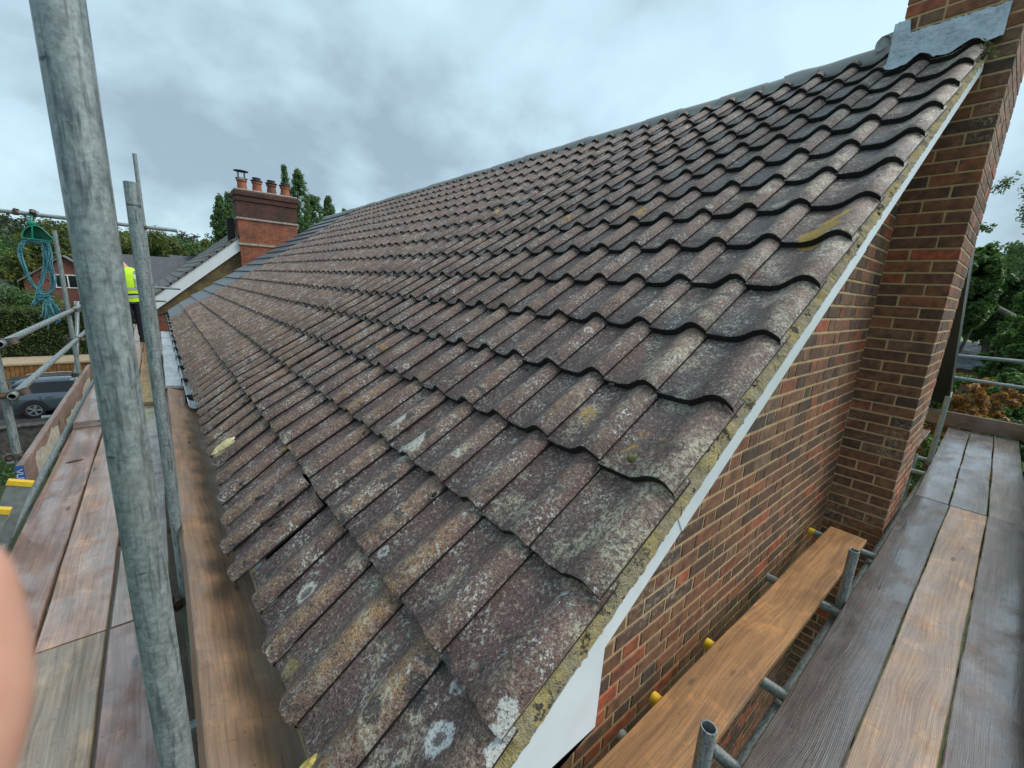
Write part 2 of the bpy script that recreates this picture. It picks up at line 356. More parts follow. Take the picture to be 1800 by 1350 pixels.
def m_wood():
    """board colour = object colour; local X runs along the board; alpha = wetness"""
    s = mat('scaffold_board_timber'); O = s.obj(); r = s.oinfo(); colr = s.oinfo('Color'); wet = s.oinfo('Alpha')
    rr = s.new('ShaderNodeCombineXYZ', {0: s.math('MULTIPLY', r, 37.0), 1: s.math('MULTIPLY', r, 11.0), 2: s.math('MULTIPLY', r, 5.0)}).outputs[0]
    V = s.vmath('ADD', O, rr)
    warp = s.vmath('SCALE', s.vmath('SUBTRACT', s.noise(s.mapping(V, scale=(1.5, 4, 4)), 0.8, 2, 0.5, col=True), (0.5, 0.5, 0.5)), 0.10)
    Vw = s.vmath('ADD', V, s.vmath('MULTIPLY', warp, (0.0, 1.0, 0.0)))
    x = s.new('ShaderNodeSeparateXYZ', {0: Vw})
    rings = s.math('ABSOLUTE', s.math('SINE', s.math('ADD', s.math('MULTIPLY', x.outputs[1], 520.0), s.math('MULTIPLY', s.noise(s.mapping(V, scale=(0.8, 3, 3)), 1.0, 2), 40.0))))
    gr = s.noise(s.mapping(Vw, scale=(2.2, 90, 60)), 1.0, 5, 0.7)
    big = s.noise(s.mapping(V, scale=(1.0, 5.0, 1)), 2.4, 4, 0.6)
    c = s.mix(1.0, colr, s.ramp(gr, [(0.25, 0.50), (0.5, 1.0), (0.75, 1.45)]), 'MULTIPLY')
    c = s.mix(s.mapr(rings, 0.45, 0.0, 0, s.mapr(s.noise(V, 3, 2), 0.45, 0.65, 0.03, 0.28)), c, s.mix(1.0, c, (0.40, 0.36, 0.34), 'MULTIPLY'))
    c = s.mix(s.mapr(big, 0.42, 0.62, 0, 0.75), c, s.mix(1.0, c, (0.62, 0.60, 0.62), 'MULTIPLY'))
    c = s.mix(s.mapr(s.noise(s.mapping(V, loc=(3, 1, 0)), 6, 4, 0.7), 0.54, 0.66, 0, 0.7), c, s.mix(1.0, c, (1.6, 1.5, 1.38), 'MULTIPLY'))
    # knots
    kd = s.voro(s.mapping(V, scale=(1.0, 3.3, 1.0)), 2.1)
    c = s.mix(s.mapr(kd, 0.105, 0.06, 0, 0.9), c, s.mix(1.0, c, (0.20, 0.15, 0.12), 'MULTIPLY'))
    # scratches and grit across
    sc = s.noise(s.mapping(V, scale=(14, 1.7, 1), rot=(0, 0, 0.75)), 6, 4, 0.62)
    c = s.mix(s.mapr(sc, 0.67, 0.70, 0, 0.6), c, (0.025, 0.02, 0.018))
    c = s.mix(s.mapr(s.noise(V, 70, 3, .7), 0.36, 0.28, 0, 0.7), c, (0.02, 0.017, 0.015))
    c = s.mix(s.mapr(s.noise(s.mapping(V, scale=(1, 3, 1)), 48, 4, 0.75), 0.665, 0.70, 0, 0.6), c, (0.45, 0.44, 0.40))
    wn = s.noise(s.mapping(V, scale=(1, 1.6, 1), loc=(2, 0, 0)), 4.5, 4, 0.6)
    wf = s.math('MULTIPLY', wet, s.mapr(wn, 0.30, 0.54), clamp=True)
    rough = s.mapr(wf, 0, 1, 0.60, 0.36)
    h = s.math('ADD', s.math('MULTIPLY', gr, 0.7), s.math('MULTIPLY', rings, 0.08))
    h = s.math('ADD', h, s.math('MULTIPLY', s.noise(V, 30, 3), 0.5))
    nb = s.bump(h, 0.55, 0.0035); nc = s.bump(h, 0.30, 0.0014)
    s.put(s.b.inputs['Coat Normal'], nc)
    return fin(s, c, rough, normal=nb, Coat_Weight=s.mapr(wf, 0, 1, 0.05, 1.0), Coat_Roughness=s.mapr(wf, 0, 1, 0.3, 0.06), Coat_IOR=2.1)
def m_simple(name, c, rough=0.5, metal=0.0, var=0.12, scale=20.0, bump=0.0, **kw):
    s = mat(name); O = s.obj(); n = s.noise(O, scale, 4, 0.6)
    col = s.mix(1.0, c, s.ramp(n, [(0.25, 1 - 2 * var), (0.75, 1 + 2 * var)]), 'MULTIPLY')
    return fin(s, col, rough, metal, s.bump(n, bump, 0.004) if bump else None, **kw)
def m_upvc():
    s = mat('white_upvc'); P = s.pos()
    c = s.mix(s.mapr(s.noise(P, 6, 4), 0.5, 0.75, 0, 0.5), (0.72, 0.775, 0.80), (0.58, 0.62, 0.62))
    return fin(s, c, 0.32)
def m_lead():
    s = mat('lead_sheet'); P = s.pos(); n = s.noise(P, 9, 4, 0.6)
    c = s.mix(n, (0.32, 0.385, 0.43), (0.68, 0.745, 0.785))
    c = s.mix(s.mapr(s.noise(s.mapping(P, scale=(1, 1, 3)), 26, 4, 0.7), 0.57, 0.68, 0, 0.6), c, (0.11, 0.145, 0.18))
    return fin(s, c, 0.42, 0.25, s.bump(s.noise(P, 14, 5, .65), 0.8, 0.035))
def m_ridge():
    s = mat('grey_ridge_tile'); P = s.pos()
    c = s.mix(s.noise(P, 7, 4, 0.65), (0.19, 0.19, 0.182), (0.40, 0.40, 0.385))
    c = s.mix(s.mapr(s.noise(s.mapping(P, loc=(2, 5, 1)), 4.5, 4, 0.7), 0.62, 0.68, 0, 0.8), c, (0.36, 0.25, 0.07))
    return fin(s, c, 0.65, normal=s.bump(s.noise(P, 90, 3), 0.5, 0.004))
def m_leaf(name, c1, c2, c3, trans=0.35):
    s = mat(name); r = s.island(); P = s.pos()
    c = s.ramp(r, [(0.0, c1), (0.5, c2), (1.0, c3)])
    c = s.mix(s.mapr(s.noise(P, 0.7, 3), 0.4, 0.65, 0, 0.7), c, s.mix(0.5, c, c1))
    s.put(s.b.inputs['Base Color'], c); s.put(s.b.inputs['Roughness'], 0.5)
    t = s.new('ShaderNodeBsdfTranslucent', {'Color': s.mix(1.0, c, (1.3, 1.5, 0.7), 'MULTIPLY')})
    mx = s.new('ShaderNodeMixShader', {0: trans, 1: s.b.outputs[0], 2: t.outputs[0]}); s.l.new(mx.outputs[0], s.o.inputs[0]); return s.m
def m_bark():
    s = mat('tree_bark'); P = s.pos(); n = s.noise(s.mapping(P, scale=(6, 6, 1)), 2, 4)
    return fin(s, s.mix(n, (0.045, 0.036, 0.028), (0.13, 0.11, 0.09)), 0.9, normal=s.bump(n, 0.7, 0.03))
def m_ground():
    s = mat('grass_ground'); P = s.pos()
    c = s.mix(s.noise(P, 0.5, 5, 0.6), (0.035, 0.062, 0.018), (0.085, 0.115, 0.035)); c = s.mix(s.mapr(s.noise(P, 6, 4), 0.5, 0.7, 0, 0.7), c, (0.02, 0.036, 0.012))
    return fin(s, c, 0.9, normal=s.bump(s.noise(P, 9, 4), 0.8, 0.1))
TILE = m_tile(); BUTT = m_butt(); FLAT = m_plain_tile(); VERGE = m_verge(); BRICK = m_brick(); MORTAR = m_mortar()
GALV = m_galv(); COUP = m_coupler(); WOOD = m_wood(); UPVC = m_upvc(); LEAD = m_lead(); RIDGE = m_ridge(); BARK = m_bark(); GROUND = m_ground()
DARK = m_simple('dark_underlay', (0.012, 0.011, 0.010), 0.95)
BLACKP = m_simple('black_plastic', (0.012, 0.012, 0.013), 0.4)
YEL = m_simple('yellow_plastic', (0.72, 0.47, 0.03), 0.45, var=0.1, scale=60)
# ---------------------------------------------------------------- setting: ground
def heightfield(name, xs, ys, fn, m, kind='structure'):
    X, Y = np.meshgrid(xs, ys); Z = fn(X, Y); V = np.stack([X, Y, Z], -1).reshape(-1, 3); nx = len(xs); ny = len(ys)
    i = (np.arange(ny - 1)[:, None] * nx + np.arange(nx - 1)[None, :]).ravel()
    o = link(name, npmesh(name, V, np.stack([i, i + 1, i + nx + 1, i + nx], 1), m)); o.data.polygons.foreach_set('use_smooth', [True] * len(o.data.polygons))
    return tag(o, kind=kind)
def hz(X, Y):
    z = -6.4 + 0 * X
    z = z + 21 * np.clip((Y - 110) / 210, 0, 1) ** 1.1 * (0.95 - 0.0016 * np.clip(X + 60, -60, 260))
    z = z + 7 * np.clip((X - 130) / 260, 0, 1) + 10 * np.clip((-X - 120) / 300, 0, 1)
    return z + 0.8 * np.sin(X * 0.03) * np.sin(Y * 0.024) * np.clip((np.abs(X) + np.abs(Y) - 60) / 100, 0, 1)
heightfield('ground', np.linspace(-900, 1100, 126), np.linspace(-700, 1000, 108), hz, GROUND)

# ---------------------------------------------------------------- the house with the tiled roof
TH = 0.607486; TW = 0.237564; G = 0.345; CT, ST, TT = math.cos(TH), math.sin(TH), math.tan(TH)
YW, YB = 0.23, -0.15              # gable wall plane, outer chimney face
RX = 4.42                         # ridge line
NCOL, NROW = 63, 16
YEND = NCOL * TW
house = thing('house', (4.4, 7.5, -6.4), 'house with brown pantiled roof, brick gable wall and brick chimney', 'house')
def onroof(a, y, h=0.0):          # a metres up the slope, h metres off the tile plane
    return (a * CT - h * ST, y, a * ST + h * CT)
# walls: mortar-coloured core, bricks laid on it
mb = MB(); X0, X1 = 0.30, 8.54
mb.quad((X0, YW + .0035, -6.4), (X1, YW + .0035, -6.4), (X1, YW + .0035, X0 * TT - .16), (RX, YW + .0035, RX * TT - .16), (X0, YW + .0035, X0 * TT - .16))
mb.quad((X0, YW + .0035, -6.4), (X0, YEND - .2, -6.4), (X0, YEND - .2, X0 * TT - .12), (X0, YW + .0035, X0 * TT - .12))
mb.quad((X1, YW + .0035, -6.4), (X1, YEND - .2, -6.4), (X1, YEND - .2, X0 * TT - .12), (X1, YW + .0035, X0 * TT - .12))
mb.quad((X0, YEND - .2, -6.4), (X1, YEND - .2, -6.4), (X1, YEND - .2, X0 * TT - .16), (RX, YEND - .2, RX * TT - .16), (X0, YEND - .2, X0 * TT - .16))
wall = part('wall', mb, MORTAR, house)
# roof decking under the tiles (both slopes)
mb = MB()
for sgn in (1, -1):
    a = [onroof(0.03, 0.03, -.075), onroof(5.40, 0.03, -.075), onroof(5.40, YEND - .03, -.075), onroof(0.03, YEND - .03, -.075)]
    b = [onroof(0.03, 0.03, -.095), onroof(5.40, 0.03, -.095), onroof(5.40, YEND - .03, -.095), onroof(0.03, YEND - .03, -.095)]
    f = lambda p: (p[0] if sgn > 0 else 2 * RX - p[0], p[1], p[2])
    mb.quad(*[f(p) for p in a]); mb.quad(*[f(p) for p in b])
roof = part('roof', mb, DARK, house)
RO = Vector(house.location)

# ---- pantile
PROF = [(0.0, 0.017), (0.04, 0.029), (0.09, 0.039), (0.15, 0.047), (0.21, 0.050), (0.27, 0.0475), (0.34, 0.039), (0.41, 0.0275), (0.48, 0.016), (0.55, 0.007), (0.63, 0.0015), (0.72, 0.0), (0.82, 0.001), (0.92, 0.0035), (1.03, 0.0065)]
TLEN = 0.42; TILT = math.atan(0.032 / G)
def tile_mesh(name, seed, lod=0, th=0.031):
    r = random.Random(seed); P = PROF if lod == 0 else PROF[::2]
    V = []; F = []; MI = []; RL = []
    jh = [r.uniform(-.0012, .0012) for _ in P]; je = [r.uniform(-.0035, .0035) for _ in P]; ph = r.uniform(0, 6)
    rows = [(0.0, -0.0045), (0.006, 0.0), (0.20, 0.0), (TLEN, 0.0)] if lod == 0 else [(0.0, -.003), (TLEN, 0.0)]
    for k, (a, dz) in enumerate(rows):
        for q, (sv, h) in enumerate(P):
            V.append((a + (je[q] if k < 2 else 0), sv * TW, h + jh[q] + dz + 0.001 * math.sin(ph + a * 9 + sv * 5))); RL.append(min(1.0, h / 0.050))
    n = len(P)
    for k in range(len(rows) - 1):
        for q in range(n - 1): F.append((k * n + q, (k + 1) * n + q, (k + 1) * n + q + 1, k * n + q + 1)); MI.append(0)
    b = len(V)                                   # tail face
    for q, (sv, h) in enumerate(P): V.append((0.004 + je[q], sv * TW, h + jh[q] - th)); RL.append(0)
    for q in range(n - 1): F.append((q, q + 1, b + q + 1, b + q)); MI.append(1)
    c = len(V)                                   # side of the roll edge, blackened for joint shade, and underside
    V += [(0.0, 0.0, P[0][1] - .009), (TLEN, 0.0, P[0][1] - .009)]; RL += [0.2, 0.2]
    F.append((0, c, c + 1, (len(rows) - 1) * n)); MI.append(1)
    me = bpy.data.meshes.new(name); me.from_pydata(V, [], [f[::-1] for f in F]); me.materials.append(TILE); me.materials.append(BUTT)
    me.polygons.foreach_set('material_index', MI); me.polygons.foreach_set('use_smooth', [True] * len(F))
    at = me.attributes.new('roll', 'FLOAT', 'POINT'); at.data.foreach_set('value', RL)
    me.set_sharp_from_angle(angle=R_(50)); me.update(); return me, (V, [f[::-1] for f in F], MI, RL)
TM = [tile_mesh('pantile', 100 + k) for k in range(6)]; TL = [tile_mesh('pantile_far', 200 + k, 1)[1] for k in range(4)]
def tile_matrix(a, y, twist=0.0, drop=0.0, dz=0.0):
    p = onroof(a, y, dz); tilt = TILT - math.atan(drop / G)
    return Matrix.Translation(p) @ Matrix.Rotation(-(TH - tilt), 4, 'Y') @ Matrix.Rotation(twist, 4, 'Z')
flat_cols = [12.3 / TW, 13.0 / TW, 12.8 / TW]
jobs = []
for j in range(NROW):
    for k in range(NCOL):
        y = k * TW; a = j * G
        if j == 0: a = -0.035
        if k >= 50 + (1 if j % 2 else 0) + (2 if j < 2 else 0): continue                # grey flat tiles there
        if j >= 15 and k < 2: continue                                                      # under the lead
        twist = rnd.gauss(0, 0.003); dzz = rnd.gauss(0, 0.0012); a += rnd.gauss(0, 0.003); y += rnd.gauss(0, .0015); drop = 0.0
        if j == 0:
            drop = 0.040; dzz -= 0.040; a += rnd.gauss(0, .006)
            if k == 3: twist -= 0.02; y += .006
            if k == 4: twist -= 0.035; y += .012
            if k == 5: twist -= 0.085; a -= 0.065; y += 0.042; dzz += .004
            if k == 6: twist -= 0.070; a -= 0.055; y += 0.016; dzz += .008
            if k == 7: twist -= 0.01; a -= 0.03
            if k == 8: twist += 0.012; a -= 0.02
        M = tile_matrix(a, y, twist, drop, dzz - 0.004)
        if k == 0: M = M @ Matrix.Translation((0, -.017, 0)) @ Matrix.Diagonal((1, 1.07, 1, 1))
        if j == 15: M = M @ Matrix.Diagonal((.42, 1, 1, 1))
        c = [px(M @ Vector(q)) for q in ((0, 0, .02), (.345, 0, .02), (.345, TW, .02), (0, TW, .02))]
        ar = 0
        if min(q[2] for q in c) > 0.05:
            for i in range(4): ar += c[i][0] * c[(i + 1) % 4][1] - c[(i + 1) % 4][0] * c[i][1]
            ar = abs(ar) / 2
            if not any(-40 < q[0] < 1840 and -40 < q[1] < 1390 for q in c): ar = 0
        jobs.append((ar, j, k, M))
jobs.sort(key=lambda t: -t[0])
for ar, j, k, M in jobs[:300]:
    o = link('roof_tile', TM[rnd.randrange(6)][0], roof); o.matrix_basis = Matrix.Translation(-RO) @ M
FV, FF, FM, FR = [], [], [], []
for ar, j, k, M in jobs[300:]:
    V, F, MI, RL = TL[rnd.randrange(4)]; b = len(FV); M2 = Matrix.Translation(-RO) @ M
    FV += [tuple(M2 @ Vector(p)) for p in V]; FF += [tuple(b + i for i in f) for f in F]; FM += MI; FR += RL
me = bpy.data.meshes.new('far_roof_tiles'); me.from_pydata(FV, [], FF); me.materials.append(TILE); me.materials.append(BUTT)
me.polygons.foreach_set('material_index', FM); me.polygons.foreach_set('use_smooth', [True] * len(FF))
me.attributes.new('roll', 'FLOAT', 'POINT').data.foreach_set('value', FR); me.set_sharp_from_angle(angle=R_(50))
tag(link('far_roof_tiles', me, roof), kind='stuff')
mb = MB()                                          # the run of flat grey tiles at the far verge
for j in range(NROW):
    k = 50 + (1 if j % 2 else 0) + (2 if j < 2 else 0)
    while k < NCOL:
        M = tile_matrix(j * G if j else -.03, k * TW + .004, 0, 0.04 if j == 0 else 0, -.04 if j == 0 else 0)
        mb.box(0, .42, 0.002, TW * 2 - .004, -.016, .006, M=M); k += 2
part('flat_grey_tiles', mb, FLAT, roof, kind='stuff')
mb = MB()                                          # other slope: simple corrugated run
rows = []
for a in (0.0, 2.6, 5.3):
    row = []
    for k in range(NCOL):
        for sv, h in PROF[::3]:
            p = onroof(a, k * TW + sv * TW, h); row.append((2 * RX - p[0], p[1], p[2]))
    rows.append(row)
mb.grid(rows); part('rear_slope', mb, TILE, roof, smooth=60)

# ---- verge: mortar bedding, white trim, box end
mb = MB(); N = 420; rows = []
for i in range(N + 1):
    a = -0.03 + (5.12 + .03) * i / N; fr = (a / G) % 1.0; lift = 0.030 * (1 - fr) - 0.026
    w1 = math.sin(a * 31) * .004 + math.sin(a * 83 + 1) * .003; w2 = math.sin(a * 47 + 2) * .005 + rnd.gauss(0, .0022)
    row = []
    for t, (y, h, lf) in enumerate(((0.040, 0.010, 1), (0.014, 0.006, 1), (0.002, -0.006, .8), (-0.007, -0.020, .5), (-0.016, -0.033, .25), (-0.026, -0.045, .1), (-0.0325, -0.054, 0), (-0.0325, -0.060, 0), (-0.018, -0.061, 0))):
        jj = rnd.gauss(0, .0040) if 0 < t < 6 else (rnd.gauss(0, .0018) if t in (6, 7) else 0)
        row.append(onroof(a, y + (w1 * .5 if 1 < t < 6 else 0) + jj, h + lift * lf + (w2 * .8 if 1 < t < 6 else 0) + jj))
    rows.append(row)
mb.grid(rows); part('verge_mortar', mb, VERGE, roof, smooth=60)
mb = MB()
def strip(mb, a0, a1, y0, y1, h0, h1, mirror=False):
    P = [onroof(a, y, h) for a in (a0, a1) for y in (y0, y1) for h in (h0, h1)]
    if mirror: P = [(2 * RX - p[0], p[1], p[2]) for p in P]
    i = len(mb.v); mb.v += P
    for f in ((0, 1, 3, 2), (4, 6, 7, 5), (0, 4, 5, 1), (2, 3, 7, 6), (0, 2, 6, 4), (1, 5, 7, 3)): mb.f.append(tuple(i + k for k in f)); mb.m.append(0)
for a0, a1, dy in ((-.05, 1.02, 0), (1.005, 2.55, -.0025), (2.535, 4.75, .001)):
    strip(mb, a0, a1, -.029 + dy, -.004, -.126, -.067)
part('barge_trim', mb, UPVC, house)
mb = MB(); strip(mb, -.04, 4.9, -.022, .10, -.072, -.056); part('undercloak_gap_shade', mb, DARK, house)  # near-black strip, shade of the gap under the verge mortar put into its colour
mb = MB(); strip(mb, -.05, 4.9, -.003, YW, -.122, -.112); part('verge_soffit', mb, UPVC, house)
mb = MB(); strip(mb, -.05, 5.3, -.05, -.02, -.22, -.03, True); strip(mb, -.05, 5.3, -.018, YW, -.21, -.19, True); strip(mb, 0, 5.25, -.045, .03, -.03, .01, True)
part('rear_verge_board', mb, BLACKP, house)
mb = MB(); mb.box(8.62, 8.80, -.056, -.022, -.30, -.02); part('rear_box_end', mb, UPVC, house)
mb = MB(); xv, zb = 0.602, -0.005                    # triangular box end at the eaves
pl = [(xv, (xv / CT) * ST - .126 / CT + .003), (xv, zb), (0.18, zb), (-.02, -.16), (-.02, -.145)]
f = [(x, -.0215, z) for x, z in pl]; b = [(x, -.005, z) for x, z in pl]
mb.cap(f); mb.cap(b)
for i in range(5): mb.quad(f[i], f[(i + 1) % 5], b[(i + 1) % 5], b[i])
part('box_end', mb, UPVC, house)
# ---- ridge
mb = MB(); mb.box(RX - .10, RX + .10, .46, YEND, RX * TT - .18, RX * TT - .06); part('ridge_bedding', mb, DARK, roof)
nrt = 33; ys = np.linspace(1.02, YEND + .02, nrt + 1)
for i in range(nrt):
    mb = MB(); y0, y1 = ys[i] + .004, ys[i + 1] - .004; r0 = 0.118; rows = []; tip = rnd.uniform(-.005, .005); sh = rnd.uniform(-.006, .006); dz = rnd.uniform(-.007, .007)
    for (y, rr) in ((y0, r0), (y1, r0)):
        row = [(RX + sh + rr * math.cos(t) * 1.15, y, RX * TT - .088 + dz + (tip if y == y0 else -tip) + rr * math.sin(t)) for t in np.linspace(math.pi * 1.02, -.02 * math.pi, 13)]
        rows.append(row + [(RX + sh + (rr - .014) * math.cos(t) * 1.15, y, RX * TT - .088 + dz + (tip if y == y0 else -tip) + (rr - .014) * math.sin(t)) for t in np.linspace(-.02 * math.pi, math.pi * 1.02, 13)])
    mb.grid(rows, closed=True); mb.cap(rows[0][::-1]); mb.cap(rows[1])
    part('ridge_tile', mb, RIDGE, roof, smooth=40)
mb = MB(); rows = []
for i in range(260):
    y = 1.0 + (YEND - 1.0) * i / 259
    rows.append([(RX - .155 + rnd.gauss(0, .008), y, RX * TT - .125 + rnd.gauss(0, .006)), (RX - .135 + rnd.gauss(0, .006), y, RX * TT - .085 + rnd.gauss(0, .007)), (RX - .10, y, RX * TT - .05 + rnd.gauss(0, .006)), (RX - .05, y, RX * TT - .06)])
mb.grid(rows); part('ridge_mortar', mb, RIDGE, roof)
# loose ridge strip running to the stack with its end curled up
mb = MB(); rows = []
for i in range(26):
    t = i / 25; y = 1.30 - .84 * t; lift = 0.006 * math.sin(t * 9) + (0.05 * max(0, t - .80) / .20)
    row = []
    for q in np.linspace(math.pi * 1.10, .35 * math.pi, 9):
        rr = .128 + .004 * math.sin(t * 14); row.append((RX + rr * math.cos(q), y - .02 * math.sin(q * 3), RX * TT - .085 + rr * math.sin(q) + lift))
    rows.append(row)
mb.grid(rows); o = part('ridge_strip', mb, RIDGE, roof, smooth=60); o.modifiers.new('thick', 'SOLIDIFY').thickness = .006
mb = MB(); rows = []
for i in range(16):
    q = -0.9 + 4.2 * i / 15; rr = .065 - .012 * i / 15
    rows.append([(RX - .13 + .10 * w_, .60 - .03 * w_ - .17 * w_ + rr * math.cos(q) * .8, RX * TT + .015 + .07 * w_ + rr * math.sin(q) + rnd.gauss(0, .002)) for w_ in (0, .33, .66, 1)])
mb.grid(rows); o = part('curled_membrane', mb, m_simple('pale_membrane', (0.45, 0.48, 0.48), 0.5, var=.2), roof, smooth=60); o.modifiers.new('thick', 'SOLIDIFY').thickness = .005

# ---- chimney stack
CX0, CX1, CYB = 4.03, 4.82, 0.445
mb = MB(); mb.box(CX0 + .0035, CX1 - .0035, YB + .0035, YW + .05, -6.4, 2.7); mb.box(CX0 + .0037, CX1 - .0037, YB + .0037, CYB - .006, 2.5, 4.4)
chim = part('chimney', mb, MORTAR, house)
CO = Vector(house.location) + chim.location
CH = 0.0812; JO = 0.011
bcache = {}
def brick_mesh(dx, dy, dz):
    key = (round(dx, 3), round(dy, 3), round(dz, 3))
    if key not in bcache:
        L = []
        for q in range(4):
            m_ = MB(); m_.box(-dx / 2, dx / 2, -dy / 2, dy / 2, -dz / 2, dz / 2, b=.004, jit=.0010); L.append(m_.mesh('brick', BRICK))
        bcache[key] = L
    return bcache[key]
bricks = []      # (area, parent, offset, centre, size)
def lay(parent, off, x0, x1, y0, y1, z0, z1, face):
    j = lambda: max(-.0012, min(.0012, rnd.gauss(0, .0008)))
    if face == 'x': q = [(x0, y0, z0), (x0, y1, z0), (x0, y1, z1), (x0, y0, z1)]
    else: q = [(x0, y0, z0), (x1, y0, z0), (x1, y0, z1), (x0, y0, z1)]
    c = [px(p) for p in q]; ar = 0
    if min(p[2] for p in c) > .05 and any(-20 < p[0] < 1820 and -20 < p[1] < 1370 for p in c):
        ar = abs(sum(c[i][0] * c[(i + 1) % 4][1] - c[(i + 1) % 4][0] * c[i][1] for i in range(4))) / 2
    bricks.append((ar, parent, off, ((x0 + x1) / 2 + j(), (y0 + y1) / 2 + j(), (z0 + z1) / 2 + j()), (x1 - x0, y1 - y0, z1 - z0)))
BL, BH = 0.2475, 0.1205           # stretcher, header (with the joint they fill the chimney's side)
zc = -2.435
n = 0
while zc < 4.35:
    z0, z1 = zc + JO / 2, zc + CH - JO / 2; yb = YW if zc < 2.55 else CYB
    A = n % 2 == 0
    # side that faces the walkway (x = CX0) and front (y = YB)
    y = YB; seq = [BL, BH] if A else [BH, BL]; first = True; q = 0
    while y < yb - .03:
        L = seq[q % 2]; y1 = min(y + L, yb)
        if yb - y1 < .05: y1 = yb
        dx = (BH if L == BL else BL) if first else .11
        lay(chim, CO, CX0, CX0 + dx, y, y1, z0, z1, 'x')
        if first: xf = CX0 + dx + JO
        first = False; y = y1 + JO; q += 1
    x = xf; q = 0 if A else 1
    while x < CX1 - .02:
        L = (BL, BH)[q % 2]; x1 = min(x + L, CX1)
        if CX1 - x1 < .05: x1 = CX1
        lay(chim, CO, x, x1, YB, YB + .10, z0, z1, 'y'); x = x1 + JO; q += 1
    zc += CH; n += 1
WO = Vector(house.location) + wall.location
zc = -2.455; n = 0
while zc < 2.7:
    z0, z1 = zc + JO / 2, zc + CH - JO / 2
    x = X0 - (0 if n % 2 else .18) + .03; q = 0
    while x < CX0 - .01:
        L = (BL - .012, BH - .012)[q % 2]; x0, x1 = max(x, X0), min(x + L, CX0 - .003); x = x + L + JO; q += 1
        if x1 - x0 < .03: continue
        if z1 > x0 * TT - .20: continue
        lay(wall, WO, x0, x1, YW, YW + .10, z0, z1, 'y')
    zc += CH; n += 1
# bricks that the verge or the walkway hides rank last
def hid(b):
    ar, p, o, c, sz = b
    if p is wall:
        if c[2] > c[0] * TT - .66: return 0
        if c[2] < -.80: return ar * .02
    elif c[2] < -.75 or c[2] > 3.6: return ar * .02
    return ar
bricks.sort(key=lambda b: -hid(b))
for ar, p, o, c, sz in bricks[:300]:
    ob = link('brick', rnd.choice(brick_mesh(*sz)), p); ob.location = Vector(c) - o
for p, nm in ((wall, 'rest_of_bricks'), (chim, 'rest_of_bricks')):
    mb = MB()
    for ar, pp, o, c, sz in bricks[300:]:
        if pp is p: mb.box(c[0] - sz[0] / 2 - o[0], c[0] + sz[0] / 2 - o[0], c[1] - sz[1] / 2 - o[1], c[1] + sz[1] / 2 - o[1], c[2] - sz[2] / 2 - o[2], c[2] + sz[2] / 2 - o[2], b=.004, jit=.0015)
    tag(link(nm, mb.mesh(nm, BRICK), p), kind='stuff')
# ---- lead apron at the stack
def wave(y):
    s_ = (y / TW) % 1.0
    for (a, h), (b, h2) in zip(PROF, PROF[1:]):
        if a <= s_ <= b: return h + (h2 - h) * (s_ - a) / (b - a)
    return .01
mb = MB(); rows = []
for i in range(49):
    t = i / 48; y = -.075 + .56 * t; row = []
    ztop = 2.985 + (0.085 if y > .40 else 0) + rnd.gauss(0, .003)
    a_face = CX0 / CT
    ab = a_face - .085 - .012 * math.sin(t * 11) - .02 * max(0, (y - .33) / .15)
    if y < 0: ab = a_face - .085 + .4 * (-y)
    zf = CX0 * TT + wave(y) * .9 + .018
    if y < -.01: zf = zf + (-y - .01) * 2.2
    for v in range(5): row.append((CX0 - .012 - .007 * abs(math.sin(y * 23 + v * .8)) + rnd.gauss(0, .0028), y, ztop + (zf - ztop) * v / 4))
    for v in range(1, 7):
        a = a_face + (ab - a_face) * v / 6; hh = wave(y) * (1.0 if y > 0 else .3) + .005 + .003 * math.sin(y * 70 + v) + rnd.uniform(0, .004)
        if y < 0: hh += .012
        p = onroof(a, y, hh); row.append((min(p[0], CX0 - .012), p[1], p[2]))
    rows.append(row)
mb.grid(rows); o = part('lead_flashing', mb, LEAD, chim, smooth=70); o.modifiers.new('thick', 'SOLIDIFY').thickness = .004
# ---- gutter, fascia
mb = MB(); rows = []
for y in np.linspace(4.3, YEND, 20):
    row = []
    for q in np.linspace(math.pi, 2 * math.pi, 9): row.append((-.005 + .05 * math.cos(q), y, -.115 + .05 * math.sin(q)))
    rows.append(row)
mb.grid(rows); g_ = part('gutter', mb, UPVC, house, smooth=60); g_.modifiers.new('thick', 'SOLIDIFY').thickness = .004
mb = MB()
for y in np.arange(4.6, YEND, .85): mb.box(-.068, .07, y, y + .03, -.18, -.10)
part('gutter_brackets', mb, BLACKP, house)
mb = MB(); mb.box(.055, .075, .03, YEND, -.24, -.05); mb.box(.08, X0, .03, YEND, -.24, -.225); part('fascia', mb, UPVC, house)
# ---- moss, stones and lichen lumps lying on the roof
def lump(name, a, y, h, sx, sy, sz, m, label, cat, seed, rz=0.0, group=None):
    r = random.Random(seed); bm = bmesh.new(); bmesh.ops.create_icosphere(bm, subdivisions=3, radius=1.0)
    for v in bm.verts:
        d = v.co.normalized(); k = 1 + .22 * math.sin(d.x * 3 + seed) * math.cos(d.y * 4 + seed * 2) + .12 * math.sin(d.z * 7 + d.x * 5 + seed) + r.gauss(0, .03)
        v.co = Vector((d.x * sx, d.y * sy, d.z * sz)) * k
    me = bpy.data.meshes.new(name); bm.to_mesh(me); bm.free(); me.materials.append(m); me.polygons.foreach_set('use_smooth', [True] * len(me.polygons))
    o = link(name, me); o.location = onroof(a, y, h); o.rotation_euler = (0, -TH, 0); o.rotation_euler.rotate_axis('Z', rz)
    return tag(o, label, cat, group)
MOSS = m_simple('dark_moss', (0.020, 0.021, 0.016), 0.95, var=.3, scale=60, bump=.8)
LICH = m_verge()
